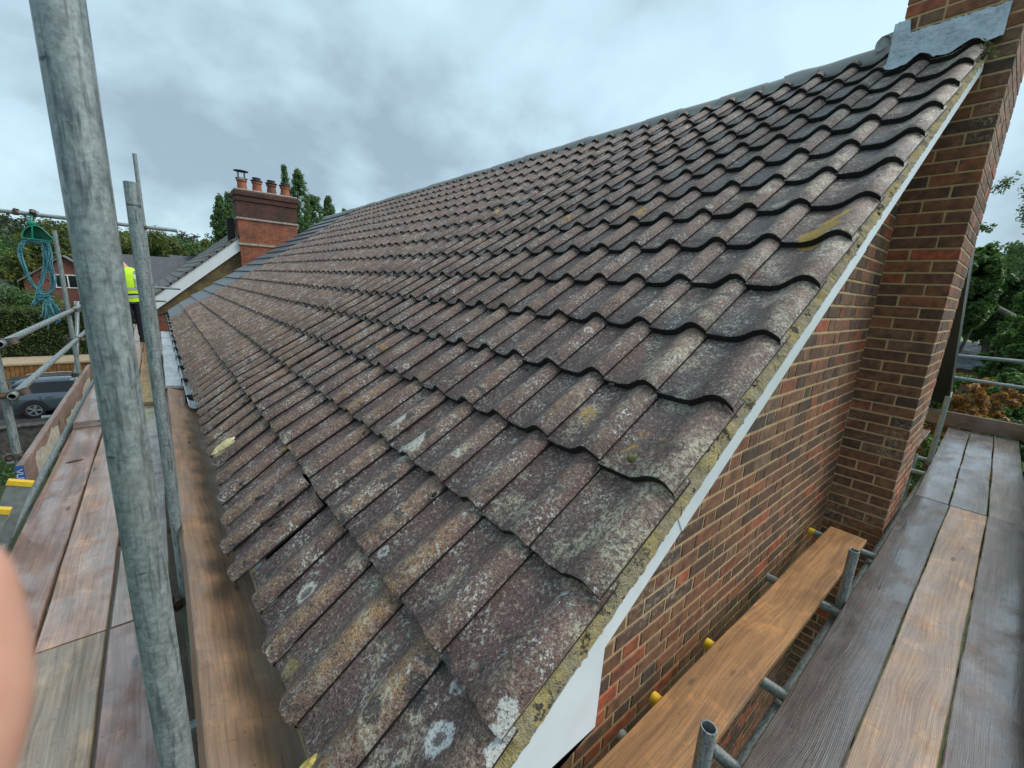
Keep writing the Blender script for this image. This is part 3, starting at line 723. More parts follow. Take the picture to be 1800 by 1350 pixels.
lump('mortar_lump', .085, 2.36, .056, .075, .034, .022, m_simple('pale_mortar', (0.46, 0.42, 0.24), .9, var=.3, scale=40, bump=.6), 'pale yellowish lump of mortar lying on the eaves tiles', 'mortar lump', 3, .35)
lump('lichened_mortar_lump', -.045, .335, -.035, .05, .035, .03, m_simple('yellow_mortar', (0.52, 0.40, 0.10), .9, var=.4, scale=50, bump=.8), 'yellow lichened mortar lump at the lower corner of the eaves', 'mortar lump', 5)
lump('moss_clump', 3 * G + .045, .145, .018, .016, .013, .008, m_simple('green_moss', (0.12, 0.125, 0.035), .95, var=.3, scale=80, bump=.8), 'small green moss clump on the verge tile in the fourth course', 'moss', 9)
i = 0
for (a, y) in ((.16, 1.36), (.20, 1.42), (.13, 1.33), (.10, 1.40), (.64, .70), (1.32, .86), (.12, 1.62), (.08, 1.88), (1.35, .42), (.66, 1.42), (.22, 2.55), (.30, 2.9), (1.7, 1.6), (2.4, 1.3)):
    s_ = rnd.uniform(.007, .015)
    lump('moss_cushion', a, y, wave(y) * .8 + .002, s_ * 1.3, s_, s_ * .5, MOSS, 'small dark moss cushion growing on the tiles', 'moss', 20 + i, group='dark moss cushions on the lower tiles'); i += 1
# ---------------------------------------------------------------- scaffold tubes
TR = 0.02415
def tube(name, p0, p1, label, group=None, caps=None, r=TR, cat='scaffold tube'):
    p0, p1 = Vector(p0), Vector(p1); L = (p1 - p0).length; mb = MB(); N = 40; rows = []
    def ring(rr, z): return [(rr * math.cos(2 * math.pi * i / N), rr * math.sin(2 * math.pi * i / N), z) for i in range(N)]
    n = max(2, int(L / .25)); ph = rnd.uniform(0, 6)
    rows = [ring(r - .0045, .30 if L > .3 else L * .9), ring(r - .0045, 0.0), ring(r - .001, 0.0), ring(r, .001)] + [ring(r + .0003 * math.sin(ph + k * 1.7), L * k / n) for k in range(1, n)] + [ring(r, L - .001), ring(r - .001, L), ring(r - .0045, L), ring(r - .0045, L - min(.3, L * .4))]
    mb.grid(rows, closed=True)
    o = link(name, mb.mesh(name, GALV, smooth=35)); o.location = p0
    o.rotation_euler = (p1 - p0).to_track_quat('Z', 'Y').to_euler()
    tag(o, label, cat, group)
    return o
CPM = None
def coupler(tb, z, ang=0.0, cross=True):
    """band coupler on a tube, in the tube's own frame (z along it)"""
    global CPM
    if CPM is None:
        mb = MB()
        mb.lathe([(.025, -.024), (.0315, -.024), (.0315, .024), (.025, .024)], 20)
        mb.box(.026, .062, -.013, .013, -.020, .020, b=.004)
        M = Matrix.Translation((.057, 0, 0)) @ Matrix.Rotation(math.pi / 2, 4, 'X')
        for q in ((-.024, .0315), (.024, .0315)): pass
        rows = []
        for rr, h in ((.025, -.022), (.031, -.022), (.031, .022), (.025, .022)):
            rows.append([tuple(Matrix.Translation((.0485, 0, 0)) @ Vector((rr * math.cos(a), h, rr * math.sin(a)))) for a in np.linspace(0, 2 * math.pi, 17)[:-1]])
        mb.grid(rows, closed=True)
        mb.sweep([(-.01, .028, 0), (-.012, .058, 0)], .0065, 6); mb.lathe([(.0, .0), (.0125, .0), (.0125, .012), (.0, .012)], 6, c=(-.012, .040, 0), axis='Y')
        mb.sweep([(.06, 0, .028), (.062, 0, .056)], .0065, 6); mb.box(-.03, .0, .026, .040, -.014, .014, b=.003)
        CPM = mb.mesh('coupler', COUP, smooth=40)
    c = link('coupler', CPM, tb); c.location = (0, 0, z); c.rotation_euler = (0, 0, ang); return c
def board(name, x0, x1, y0, y1, ztop, label, color, wet=0.5, along='x', th=.038, tilt=0.0, skew=0.0, group=None, bands=True, cat='scaffold board', bow=0.0):
    L = (x1 - x0) if along == 'x' else (y1 - y0); Wd = (y1 - y0) if along == 'x' else (x1 - x0)
    mb = MB(); n = max(4, int(L / .12)); rows = []; b = .004; pr = random.Random(hash((round(x0, 3), round(y0, 3))) & 0xffff)
    prof = [(-Wd / 2 + b, 0), (-Wd / 6, .0012), (Wd / 6, .0012), (Wd / 2 - b, 0), (Wd / 2, -b), (Wd / 2, -th + b), (Wd / 2 - b, -th), (-Wd / 2 + b, -th), (-Wd / 2, -th + b), (-Wd / 2, -b)]
    p1, p2 = pr.uniform(0, 6), pr.uniform(0, 6)
    for k in range(n + 1):
        x = -L / 2 + L * k / n; e = .0016 * math.sin(x * 5 + p1) + pr.gauss(0, .0005); z = bow * math.sin(math.pi * k / n) + .0015 * math.sin(x * 2.1 + p2)
        rows.append([(x, q[0] + (e if abs(q[0]) > Wd / 3 else 0), q[1] + z) for q in prof])
    mb.grid(rows, closed=True); mb.cap(rows[0][::-1]); mb.cap(rows[-1])
    o = link(name, mb.mesh(name, WOOD, smooth=35)); o.location = ((x0 + x1) / 2, (y0 + y1) / 2, ztop)
    o.rotation_euler = (tilt, 0, (0 if along == 'x' else math.pi / 2) + skew); o.color = tuple(color) + (wet,)
    return tag(o, label, cat, group)
GREYP = (0.14, 0.105, 0.09); TAN = (0.33, 0.205, 0.120); DARKB = (0.085, 0.070, 0.064); ORANGE = (0.38, 0.20, 0.075); PINK = (0.235, 0.165, 0.130); PALE = (0.31, 0.225, 0.175); BROWN = (0.20, 0.125, 0.075); HONEY = (0.35, 0.175, 0.062)
# gable-side walkway
board('scaffold_board', -1.6, 4.90, -.431, -.208, -.5, 'dark wet board with swirling grain beside the gap along the gable', DARKB, 1.0)
board('scaffold_board', -1.6, 4.895, -.652, -.437, -.5, 'tan board between the dark board and the grey board on the gable walkway', TAN, .95)
board('scaffold_board', -1.6, 4.91, -.872, -.660, -.5, 'grey wet board along the outer edge of the gable walkway', GREYP, 1.0)
board('scaffold_board', 4.925, 8.50, -.385, -.172, -.502, 'wet board next to the chimney, beyond the cross joint', (0.15, 0.135, 0.135), 1.0, skew=.022)
board('scaffold_board', 4.925, 8.52, -.611, -.396, -.502, 'middle wet board beyond the cross joint near the toe board', (0.17, 0.15, 0.145), 1.0, skew=.022)
board('scaffold_board', 4.93, 8.53, -.838, -.622, -.502, 'outer wet board beyond the cross joint with white specks', (0.21, 0.17, 0.145), .9, skew=.022)
board('scaffold_board', .20, 3.585, -.108, .113, -.512, 'honey brown board lying between the brick gable and the walkway', HONEY, .5, skew=-.008)
board('scaffold_board', 5.2, 8.3, .02, .20, -.56, 'pale wet board behind the chimney foot', PALE, 1.0)
o = board('toe_board', 8.56, 8.60, -.86, .16, -.285, 'brown toe board closing the far end of the gable walkway', BROWN, .5, along='y', th=.21, cat='toe board')
o = board('toe_board', -1.4, 8.56, -.918, -.880, -.27, 'pale stained toe board along the outer edge of the gable walkway', (0.27, 0.25, 0.20), .4, th=.215, cat='toe board')
# eaves walkway
board('scaffold_board', -.962, -.738, -1.5, 5.45, -.5, 'worn pinkish board next to the toe board on the eaves walkway', (0.270, 0.160, 0.118), 1.0, along='y')
board('scaffold_board', -.729, -.503, -1.5, 1.826, -.5, 'weathered grey brown board ending at the cross joint, farther from the eaves', (0.255, 0.195, 0.135), .55, along='y')
board('scaffold_board', -.727, -.505, 1.838, 5.6, -.5, 'tan pink board beyond the cross joint, middle of the eaves walkway', (0.33, 0.20, 0.138), 1.0, along='y')
board('scaffold_board', -.491, -.272, -1.5, 1.824, -.5, 'mauve brown board ending at the cross joint beside the thick pole', (0.245, 0.15, 0.118), .9, along='y')
board('scaffold_board', -.489, -.275, 1.84, 5.95, -.5, 'pale board beyond the cross joint beside the eaves plank', PALE, .8, along='y')
board('scaffold_board', -.965, -.745, 5.38, 15.5, -.458, 'pale far board lapping over the pinkish board', (0.27, 0.20, 0.165), .8, along='y')
board('scaffold_board', -.735, -.515, 5.52, 15.5, -.459, 'orange far board under the worker, on the toe board side', (0.34, 0.20, 0.11), .7, along='y')
board('scaffold_board', -.503, -.285, 5.97, 15.5, -.4585, 'bright orange far board leading up to the worker', ORANGE, .6, along='y')
o = board('scaffold_board', -.96, -.50, 5.28, 5.40, -.478, 'short dark offcut lying across the eaves walkway', (0.13, 0.10, 0.085), .5, along='x', th=.022, skew=.1)
board('scaffold_board', -.735, -.52, 15.55, 19.4, -.47, 'far end board of the eaves walkway', ORANGE, .6, along='y')
for i, (x0, x1) in enumerate(((-.96, -.74), (-.73, -.51), (-.50, -.28), (-.26, -.04))):
    board('scaffold_board', x0, x1, -1.5, 15, -2.5, ['lower lift board under the eaves walkway, outermost', 'lower lift board under the eaves walkway, second in', 'lower lift board under the eaves walkway, third in', 'lower lift board under the eaves walkway next to the wall'][i], (0.12, 0.09, 0.07), .3, along='y')
for i, (y0, y1) in enumerate(((-.86, -.64), (-.63, -.41), (-.40, -.18))):
    board('scaffold_board', .1, 3.9, y0, y1, -2.5, ['lower lift board under the gable walkway, outermost', 'lower lift board under the gable walkway, middle', 'lower lift board under the gable walkway next to the wall'][i], (0.12, 0.09, 0.07), .3)
# plank leaning in the gutter along the eaves
pk = board('eaves_plank', -.196, .034, -1.3, 5.15, -.165, 'long brown plank leaning in the gutter under the eaves tiles', (0.23, 0.128, 0.066), .45, along='y', th=.055, cat='plank')
pk.rotation_euler = (0, 0, 0)
pk.matrix_world = Matrix.Translation((-.085, 1.925, -.170)) @ Matrix.Rotation(R_(20), 4, 'Y') @ Matrix.Rotation(math.pi / 2, 4, 'Z')
pk2 = board('eaves_plank', -.19, .0, 5.3, 10.6, -.13, 'wet grey board lying in the gutter beyond the brown plank', (0.30, 0.31, 0.315), 1.0, along='y', th=.03, cat='plank')
pk2.matrix_world = Matrix.Translation((-.115, 7.9, -.135)) @ Matrix.Rotation(R_(6), 4, 'Y') @ Matrix.Rotation(math.pi / 2, 4, 'Z')
tb_ = board('toe_board', -1.062, -1.022, 3.74, 7.9, -.292, 'brown toe board with peeling pale patches on the eaves walkway', (0.215, 0.145, 0.112), .3, along='y', th=.205, cat='toe board')
mb = MB(); mb.box(-1.063, -1.021, 3.735, 3.7395, -.496, -.290); lab = part('end_label', mb, m_simple('blue_label', (0.03, 0.10, 0.33), .4), tb_, world=False); lab.parent = None
lab.parent = tb_; lab.matrix_parent_inverse = (Matrix.Translation(tb_.location) @ tb_.rotation_euler.to_matrix().to_4x4()).inverted()
mb = MB()                                             # worn white lettering printed on the band, read along the board's end
GL = {'V': [((0, 1), (.5, 0)), ((.5, 0), (1, 1))], 'A': [((0, 0), (.5, 1)), ((.5, 1), (1, 0)), ((.2, .4), (.8, .4))], 'U': [((0, 1), (0, 0)), ((0, 0), (1, 0)), ((1, 0), (1, 1))], 'L': [((0, 1), (0, 0)), ((0, 0), (1, 0))], '>': [((0, 1), (1, .5)), ((1, .5), (0, 0))]}
zt = -.318
for ch in 'VUVAV':
    for a, b in GL[ch]:
        # glyph x runs down the board end, glyph y across it
        f = lambda p: Vector((-1.058 + .030 * p[1], 3.7335, zt - .028 * p[0]))
        p, q = f(a), f(b); dv = (q - p).normalized(); n_ = Vector((dv.z, 0, -dv.x)) * .0026
        mb.quad(p + n_, q + n_, q - n_, p - n_)
    zt -= .035
ltr = part('lettering', mb, m_simple('white_print', (0.55, 0.60, 0.66), .5), tb_, world=False, fix=False); ltr.matrix_parent_inverse = lab.matrix_parent_inverse.copy()
mb = MB(); PV = m_simple('pale_scuffed_wood', (0.40, 0.38, 0.31), .7, var=.2, bump=.4); pr = random.Random(4)
rows = [[], []]
for k in range(60):
    y = 3.76 + k * .065; wlk = max(.02, min(.17, (wlk if k else .10) + pr.gauss(0, .022))); t = wlk
    rows[0].append((-1.0212, y, -.494)); rows[1].append((-1.0212, y, -.494 + t))
mb.grid(rows); sc_ = part('scuffed_patch', mb, PV, tb_, world=False, fix=False); sc_.matrix_parent_inverse = lab.matrix_parent_inverse.copy()

# standards (uprights)
ZG = -6.4
P1 = tube('scaffold_pole', (-.2291, .2714, ZG), (-.2291, .2714, 4.2), 'thick galvanised scaffold pole closest to the camera', cat='scaffold pole')
P2 = tube('scaffold_pole', (-.2158, 1.9646, ZG), (-.2158, 1.9646, 1.452), 'galvanised scaffold pole with its cut top beside the eaves plank', cat='scaffold pole')
P3 = tube('scaffold_pole', (-.232, 7.617, ZG), (-.232, 7.617, 2.61), 'thin distant scaffold pole rising behind the cut pole', cat='scaffold pole')
P4 = tube('scaffold_pole', (-1.125, 4.17, ZG), (-1.125, 4.17, .60), 'scaffold pole beside the blue label carrying the near rail ends', cat='scaffold pole')
P5 = tube('scaffold_pole', (-1.10, 7.45, ZG), (-1.10, 7.45, 1.50), 'scaffold pole right of the coiled teal rope', cat='scaffold pole')
P6 = tube('scaffold_pole', (-1.10, 11.2, ZG), (-1.10, 11.2, 1.2), 'scaffold pole on the outer side at the far end of the eaves walkway', cat='scaffold pole')
P7 = tube('scaffold_pole', (.9896, -.1642, ZG), (.9896, -.1642, -.159), 'open topped pole stub standing in front of the honey brown board', cat='scaffold pole')
P8 = tube('scaffold_pole', (2.648, -.184, ZG), (2.648, -.184, -.192), 'pole stub near the end of the honey brown board', cat='scaffold pole')
P9 = tube('scaffold_pole', (6.29, -.168, ZG), (6.29, -.163, .237), 'taller pole stub past the chimney beside the wet boards', cat='scaffold pole')
P10 = tube('scaffold_pole', (6.0, -.06, ZG), (6.0, -.06, -.39), 'low pole stub against the chimney foot', cat='scaffold pole')
P11 = tube('scaffold_pole', (8.66, -.97, ZG), (8.66, -.97, .75), 'corner pole at the outer far end of the gable walkway', cat='scaffold pole')
for p, zz in ((P4, 6.93), (P4, 6.53), (P4, 6.05), (P5, 6.90), (P5, 6.52), (P5, 6.05), (P1, 5.84), (P2, 5.84), (P9, 5.83), (P10, 5.80), (P3, 8.06)): coupler(p, zz, rnd.uniform(-.6, .6))
mb = MB(); mb.box(-.2035, -.1995, .262, .282, 1.468, 1.481, b=.001)
# rails along the eaves walkway
def rail(p0, p1, label, cps=()):
    t = tube('scaffold_rail', p0, p1, label, cat='scaffold rail')
    for z, a in cps: coupler(t, z, a)
    return t
rail((-1.062, 3.98, .53), (-1.062, 10.4, .50), 'upper guard rail of the eaves walkway with open near end', ((.10, 2.9), (3.45, 3.1)))
rail((-1.062, 4.02, .145), (-1.062, 12.5, .125), 'lower guard rail of the eaves walkway with open near end', ((.10, 2.9), (3.40, 3.1)))
rail((-1.05, .2, -.60), (-1.05, 9.5, -.60), 'pale ledger tube along the foot of the toe board')
rail((-1.30, 7.50, -1.6), (-1.12, 8.6, .55), 'dark diagonal brace behind the guard rails')
t = rail((-2.6, 7.672, 1.70), (.138, 7.672, 1.667), 'high cross tube carrying the rope hanger', ((1.17, .4), (1.32, 2.6), (2.37, 0)))
rail((-1.4, 12.0, .735), (.236, 12.0, .679), 'upper cross tube beside the worker')
rail((-1.4, 12.05, .42), (-.04, 12.05, .39), 'lower cross tube beside the worker')
for i, y in enumerate((2.9, 4.9, 6.4, 8.6)):
    rail((-1.34, y, -.63), (.18, y, -.63), ['transom tube under the eaves walkway near the ladder', 'transom tube whose pale end pokes out below the car', 'transom tube whose end pokes out beside the car wheel', 'far transom tube under the eaves walkway'][i])
for i, (y, z) in enumerate(((.75, -.565), (1.15, -.565))):
    rail((-1.1, y, z), (.2, y, z), ['transom tube in the gap under the brown plank', 'second transom tube in the gap below the brown plank'][i])
# transoms by the gable
def transom(x, y0, label, cap=True, z=-.575):
    t = rail((x, y0, z), (x, -1.0, z), label)
    if cap:
        mb = MB(); mb.lathe([(0, -.004), (.024, -.004), (.0275, .0), (.0275, .034), (.0245, .034)], 20)
        link('end_cap', mb.mesh('end_cap', YEL, smooth=40), t)
transom(1.30, .165, 'transom with yellow end cap at the middle of the brick gable'); transom(1.78, .165, 'transom with yellow end cap farther along the gable')
transom(1.055, .155, 'uncapped transom end near the white box end', False); transom(2.615, .185, 'transom under the honey board by the pole stub', False); transom(3.50, .20, 'transom with yellow end cap at the far end of the honey board')
rail((.2, -.175, -.645), (6.9, -.175, -.645), 'ledger tube low in the gap beside the gable')
rail((5.9, .3, -.56), (5.9, -.9, -.56), 'cross tube behind the chimney foot'); rail((6.4, .3, -.52), (6.4, -.55, -.54), 'second cross tube behind the chimney foot')
rail((8.64, .55, .515), (8.64, -2.6, .58), 'upper guard rail across the far end of the gable walkway'); rail((8.64, .55, .215), (8.64, -2.6, .165), 'lower guard rail across the far end of the gable walkway')
# ---- ladder leaning on the outside
lad = thing('ladder', (-1.05, 3.2, -.3), 'aluminium ladder with yellow capped stiles at the walkway edge', 'ladder')
ALU = m_simple('dull_aluminium', (0.30, 0.33, 0.32), .42, .55, var=.12, scale=25)
dv = Vector((-.40, -.02, -1.0)).normalized()
tops = (Vector((-.935, 3.17, -.215)), Vector((-.965, 2.80, -.215)))
u = Vector((1, 0, 0)); side = Vector((.93, 0, -.37)); nrm = dv.cross(side).normalized()
for tp in tops:
    mb = MB(); pts = []
    def bar(mb, a, b, w1, w2):
        c = [a + side * w1 * i + nrm * w2 * j for i, j in ((-1, -1), (1, -1), (1, 1), (-1, 1))]; e = [q + (b - a) for q in c]
        mb.grid([c, e], closed=True); mb.cap(c[::-1]); mb.cap(e)
    bar(mb, tp, tp + dv * 4.8, .050, .016); st = part('stile', mb, ALU, lad)
    mb = MB(); bar(mb, tp - dv * .016, tp + dv * .012, .054, .020); c_ = part('cap', mb, YEL, lad)
for k in range(14):
    mb = MB(); mb.sweep([tops[0] + dv * (.2 + .28 * k), tops[1] + dv * (.2 + .28 * k)], .016, 8); part('rung', mb, ALU, lad, smooth=40)
# ---- rope hanger and rope
YR = 7.60
def rp_(a, b, y=YR): return Vector(pt(a / 6.137, 340 + b / 6.137, y=y))     # rope layout
def pt(u, v, y=None, x=None, z=None):
    d = CR.T @ np.array(((u - 900) / FPX, (v - 675) / FPX, 1.0)); t = (y - CAM_P[1]) / d[1] if y is not None else ((x - CAM_P[0]) / d[0] if x is not None else (z - CAM_P[2]) / d[2])
    return CAM_P + t * d
def crom(P, closed=False, n=5):
    Q = []; m_ = len(P); P = [Vector(p) for p in P]
    for i in range(m_ if closed else m_ - 1):
        if closed: a, b, c, d_ = (P[(i + o_) % m_] for o_ in (-1, 0, 1, 2))
        else: a, b, c, d_ = P[max(i - 1, 0)], P[i], P[i + 1], P[min(i + 2, m_ - 1)]
        for q in range(n):
            t = q / n; Q.append(.5 * ((2 * b) + (c - a) * t + (2 * a - 5 * b + 4 * c - d_) * t * t + (-a + 3 * b - 3 * c + d_) * t ** 3))
    if not closed: Q.append(P[-1])
    return Q
hc = rp_(400, 480); hg = thing('rope_hanger', tuple(hc), 'green plastic hanger hooked on the high cross tube', 'hanger')
GRN = m_simple('green_plastic', (0.010, 0.21, 0.135), .35, var=.15)
outl = [(235, 480), (245, 420), (280, 375), (345, 350), (410, 355), (470, 395), (520, 445), (570, 490), (545, 520)]
rimp = crom([rp_(a, b, YR - .05) for a, b in outl]); back = crom([rp_(a + (400 - a) * .10, b + (480 - b) * .12, YR + .09) for a, b in outl])
cen = rp_(395, 492, YR + .10); mb = MB(); mb.grid([rimp, [(p + q) / 2 + Vector((0, 0, .006)) for p, q in zip(rimp, back)], back]); mb.grid([back, [(p + cen) / 2 for p in back], [cen] * len(back)])
o = part('hood', mb, GRN, hg, smooth=50); o.modifiers.new('thick', 'SOLIDIFY').thickness = .006
mb = MB(); mb.sweep(rimp, .007, 8); mb.sweep([rimp[0], rp_(400, 497, YR - .05), rimp[-1]], .008, 8); mb.sweep([rp_(345, 352, YR - .05), rp_(350, 490, YR - .05)], .008, 6); part('rim', mb, GRN, hg, smooth=50)
mb = MB(); mb.sweep(crom([rp_(345, 352, YR), rp_(335, 310, YR), rp_(340, 270, YR + .02), rp_(340, 205, YR + .07), rp_(340, 215, YR + .12), rp_(340, 250, YR + .12)]), .014, 8); a_, b_ = rp_(300, 345), rp_(385, 300); mb.box(a_.x, b_.x, YR - .03, YR + .03, a_.z, b_.z, b=.006); part('hook', mb, GRN, hg, smooth=50)
ROPE = mat('teal_rope'); s = ROPE; O = s.obj(); tw = s.noise(O, 90, 3)
ROPE = fin(s, s.mix(s.mapr(tw, .35, .65), (0.012, 0.10, 0.14), (0.13, 0.40, 0.45)), .6, normal=s.bump(s.noise(O, 190, 2), .8, .006))
mb = MB(); pr = random.Random(8)
rp = thing('rope_coil', tuple(rp_(420, 800)), 'coil of teal rope hanging under the green hanger', 'rope')
main = [(450, 505), (330, 500), (235, 520), (190, 580), (200, 680), (240, 800), (300, 930), (375, 1020), (440, 1075), (500, 1120), (450, 1150), (385, 1110), (400, 1050), (440, 960), (480, 860), (515, 760), (535, 660), (530, 580), (500, 525)]
loop2 = [(450, 500), (520, 560), (555, 680), (545, 780), (575, 900), (585, 1000), (540, 1080), (460, 1130), (380, 1180), (345, 1200), (400, 1120), (440, 1000), (470, 880), (490, 760), (480, 620), (455, 530)]
for k in range(16):
    src = main if k % 3 else loop2; sx_ = pr.uniform(-1, 1); sy_ = pr.uniform(-1, 1)
    P = [rp_(a + sx_ * (22 if 520 < b else 8) + pr.gauss(0, 5) + (400 - a) * .10 * (k % 4) * .6, b + sy_ * 9 + (9 * (k % 4) if b < 560 else 0) + pr.gauss(0, 6), YR + pr.gauss(0, .012) + .012 * sy_) for a, b in src]
    mb.sweep(crom(P, True, 4), .0066, 7, closed=True)
for k in range(13):
    x = 470 + 16 * k + pr.uniform(-18, 18); mb.sweep(crom([rp_(500 + pr.uniform(-40, 40), 1090), rp_(480 + (x - 480) * .6, 1190, YR - .01), rp_(x, 1300 + pr.uniform(-60, 60), YR + pr.gauss(0, .02)), rp_(x + pr.uniform(-40, 60), 1400 + pr.uniform(-50, 70), YR)], n=4), .0066, 7)
part('rope_loops', mb, ROPE, rp, smooth=60)
mb = MB()
for b in (1075, 1100): mb.sweep([rp_(455 + 70 * math.cos(a), b + 12 * math.sin(a), YR - .045 * math.sin(a)) for a in np.linspace(0, 2 * math.pi, 14)[:-1]], .0066, 6, closed=True)
part('binding_turns', mb, ROPE, rp, smooth=60)
# small debris on the walkway
o = lump('rubble_piece', 0, 0, 0, .05, .03, .022, m_simple('tan_rubble', (0.33, 0.24, 0.13), .9, var=.25, scale=40, bump=.6), 'tan rubble piece on the offcut across the eaves walkway', 'rubble', 31); o.location = (-.66, 5.34, -.458); o.rotation_euler = (0, 0, .4)
o = lump('wood_chip', 0, 0, 0, .045, .009, .006, m_simple('dark_chip', (0.04, 0.032, 0.028), .9), 'dark wood chip on the worn pinkish board', 'wood chip', 33); o.location = (-.845, 4.27, -.495); o.rotation_euler = (0, 0, .2)
# ---------------------------------------------------------------- vegetation helpers
def leaf_mesh(name, C, n_per, spread, size, m, seed=0, flat=1.0, droop=0.0):
    """leaf-sized quads gathered in clumps; C: (k,3) clump centres, spread: (k,) radii"""
    r = np.random.default_rng(seed); k = len(C); C = np.repeat(np.asarray(C, float), n_per, 0); S = np.repeat(np.asarray(spread, float), n_per)
    d = r.normal(size=C.shape); d /= np.linalg.norm(d, axis=1)[:, None]; rad = S * r.random(len(S)) ** .45
    P = C + d * rad[:, None] * np.array((1, 1, flat)); n = d + r.normal(size=d.shape) * .6 + np.array((0, 0, .5)); n /= np.linalg.norm(n, axis=1)[:, None]
    u = np.cross(n, r.normal(size=n.shape)); u /= np.linalg.norm(u, axis=1)[:, None]; v = np.cross(n, u)
    sz = (size * r.uniform(.55, 1.35, len(P)))[:, None]; bend = n * sz * .25
    Q = np.stack([P - u * sz - bend, P - v * sz * .55, P + u * sz - bend, P + v * sz * .55], 1).reshape(-1, 3)
    F = np.arange(len(Q)).reshape(-1, 4)
    return npmesh(name, Q, F, m)
def crown_points(c, rx, ry, rz, k, seed, shell=.55, shape='round'):
    r = np.random.default_rng(seed); d = r.normal(size=(k, 3)); d /= np.linalg.norm(d, axis=1)[:, None]
    t = shell + (1 - shell) * r.random(k) ** .7; P = d * t[:, None]
    if shape == 'poplar':
        z = r.random(k) * 2 - 1; w_ = np.clip(1 - np.abs((z + .25) / 1.25) ** 2.6, .03, 1) * r.random(k) ** .5; a = r.random(k) * 6.283
        P = np.stack([np.cos(a) * w_, np.sin(a) * w_, z], 1)
    lob = 1 + .22 * np.sin(P[:, 0] * 4 + seed) * np.cos(P[:, 1] * 5 + seed) + .12 * np.sin(P[:, 2] * 7 + seed)
    return np.asarray(c) + P * lob[:, None] * np.array((rx, ry, rz))
def tree(name, base, top, rx, ry, m, label, seed, k=60, n=70, leaf=.16, clump=.22, shape='round', low=.3, group=None, cat='tree', lean=(0, 0), limbs=5):
    bx, by, bz = base; H = top - bz; o = thing(name, base, label, cat, group)
    cz = bz + H * (low + (1 - low) / 2); rz = H * (1 - low) / 2
    C = crown_points((bx + lean[0], by + lean[1], cz), rx, ry, rz, k, seed, shape=shape)
    me = leaf_mesh('crown', C - np.array(base), n, np.full(k, clump * max(rx, .6) if shape != 'poplar' else clump), leaf, m, seed)
    link('crown', me, o); mb = MB(); r = random.Random(seed); tr = .035 * H ** .9 * (.6 if shape == 'poplar' else 1)
    tip = Vector((bx + lean[0], by + lean[1], cz + rz * (.7 if shape == 'poplar' else .25))); b = Vector(base)
    mb.sweep([b + (tip - b) * t + Vector((r.gauss(0, .05), r.gauss(0, .05), 0)) * t * 2 for t in (0, .15, .35, .6, .8, 1)], [tr * 1.25, tr, tr * .8, tr * .55, tr * .35, tr * .12], 8)
    for i in range(limbs):
        t = r.uniform(.3, .75); p = b + (tip - b) * t; q = Vector(C[r.randrange(len(C))]); mid = (p + q) / 2 + Vector((0, 0, -.06 * (q - p).length))
        mb.sweep([p, mid, q], [tr * .4, tr * .25, tr * .06], 6)
    part('trunk', mb, BARK, o, smooth=60); return o
LF_POP = m_leaf('poplar_leaves', (0.050, 0.104, 0.037), (0.101, 0.183, 0.068), (0.178, 0.278, 0.126))
LF_DARK = m_leaf('dark_green_leaves', (0.038, 0.082, 0.029), (0.073, 0.142, 0.049), (0.134, 0.224, 0.073))
LF_OLIVE = m_leaf('olive_leaves', (0.048, 0.078, 0.021), (0.117, 0.141, 0.034), (0.216, 0.216, 0.052))
LF_MID = m_leaf('mid_green_leaves', (0.040, 0.086, 0.023), (0.092, 0.175, 0.047), (0.184, 0.291, 0.092))
LF_BR = m_leaf('bright_green_leaves', (0.062, 0.106, 0.022), (0.125, 0.187, 0.044), (0.225, 0.287, 0.075))
LF_OR = m_leaf('orange_leaves', (0.162, 0.074, 0.024), (0.350, 0.141, 0.040), (0.457, 0.255, 0.081))
LF_HEDGE = m_leaf('hedge_leaves', (0.030, 0.057, 0.016), (0.068, 0.105, 0.027), (0.135, 0.169, 0.046))
# ---------------------------------------------------------------- drive, car, fence, hedge (left, below)
ASPH = m_simple('drive_asphalt', (0.052, 0.053, 0.057), .6, var=.18, scale=3, bump=.2)
STONE = m_simple('retaining_stone', (0.105, 0.092, 0.082), .9, var=.3, scale=6, bump=.6)
o = link('driveway', (lambda mb: (mb.box(-34, 8, 23.9, 28.78, -6.6, -5.3), mb.mesh('driveway', ASPH))[1])(MB())); tag(o, kind='structure')
rw = thing('retaining_wall', (-8, 23.75, -6.4), 'low stone retaining wall below the driveway', 'wall')
mb = MB(); mb.box(-34, 8, 23.62, 23.90, -6.6, -5.26); part('wall_body', mb, STONE, rw); mb = MB(); mb.box(-34, 8, 23.56, 23.95, -5.258, -5.18, b=.02); part('coping', mb, STONE, rw)
C = np.stack([nr.uniform(-10, 1, 700), nr.uniform(20.5, 23.5, 700), nr.uniform(-6.45, -6.2, 700)], 1)
tag(link('ground_cover', leaf_mesh('ground_cover', C, 26, np.full(700, .28), .05, LF_MID, 71)), 'leafy ground cover in front of the stone retaining wall', 'ground cover', kind='stuff')
o = link('terrace', (lambda mb: (mb.box(-34, 8, 28.95, 34.5, -5.5, -3.58), mb.mesh('terrace', m_simple('tan_paving', (0.40, 0.315, 0.215), .8, var=.1, scale=4)))[1])(MB())); tag(o, kind='structure')
fe = thing('wooden_fence', (-8, 28.85, -5.3), 'orange brown boarded fence behind the parked car', 'fence')
mb = MB(); x = -22.0
while x < 4: mb.box(x, x + .135, 28.80 + .02 * (int(x * 7) % 2), 28.84 + .02 * (int(x * 7) % 2), -5.28, -3.66); x += .15
part('fence_boards', mb, m_simple('orange_fence_wood', (0.25, 0.115, 0.032), .75, var=.3, scale=2), fe, kind='stuff')
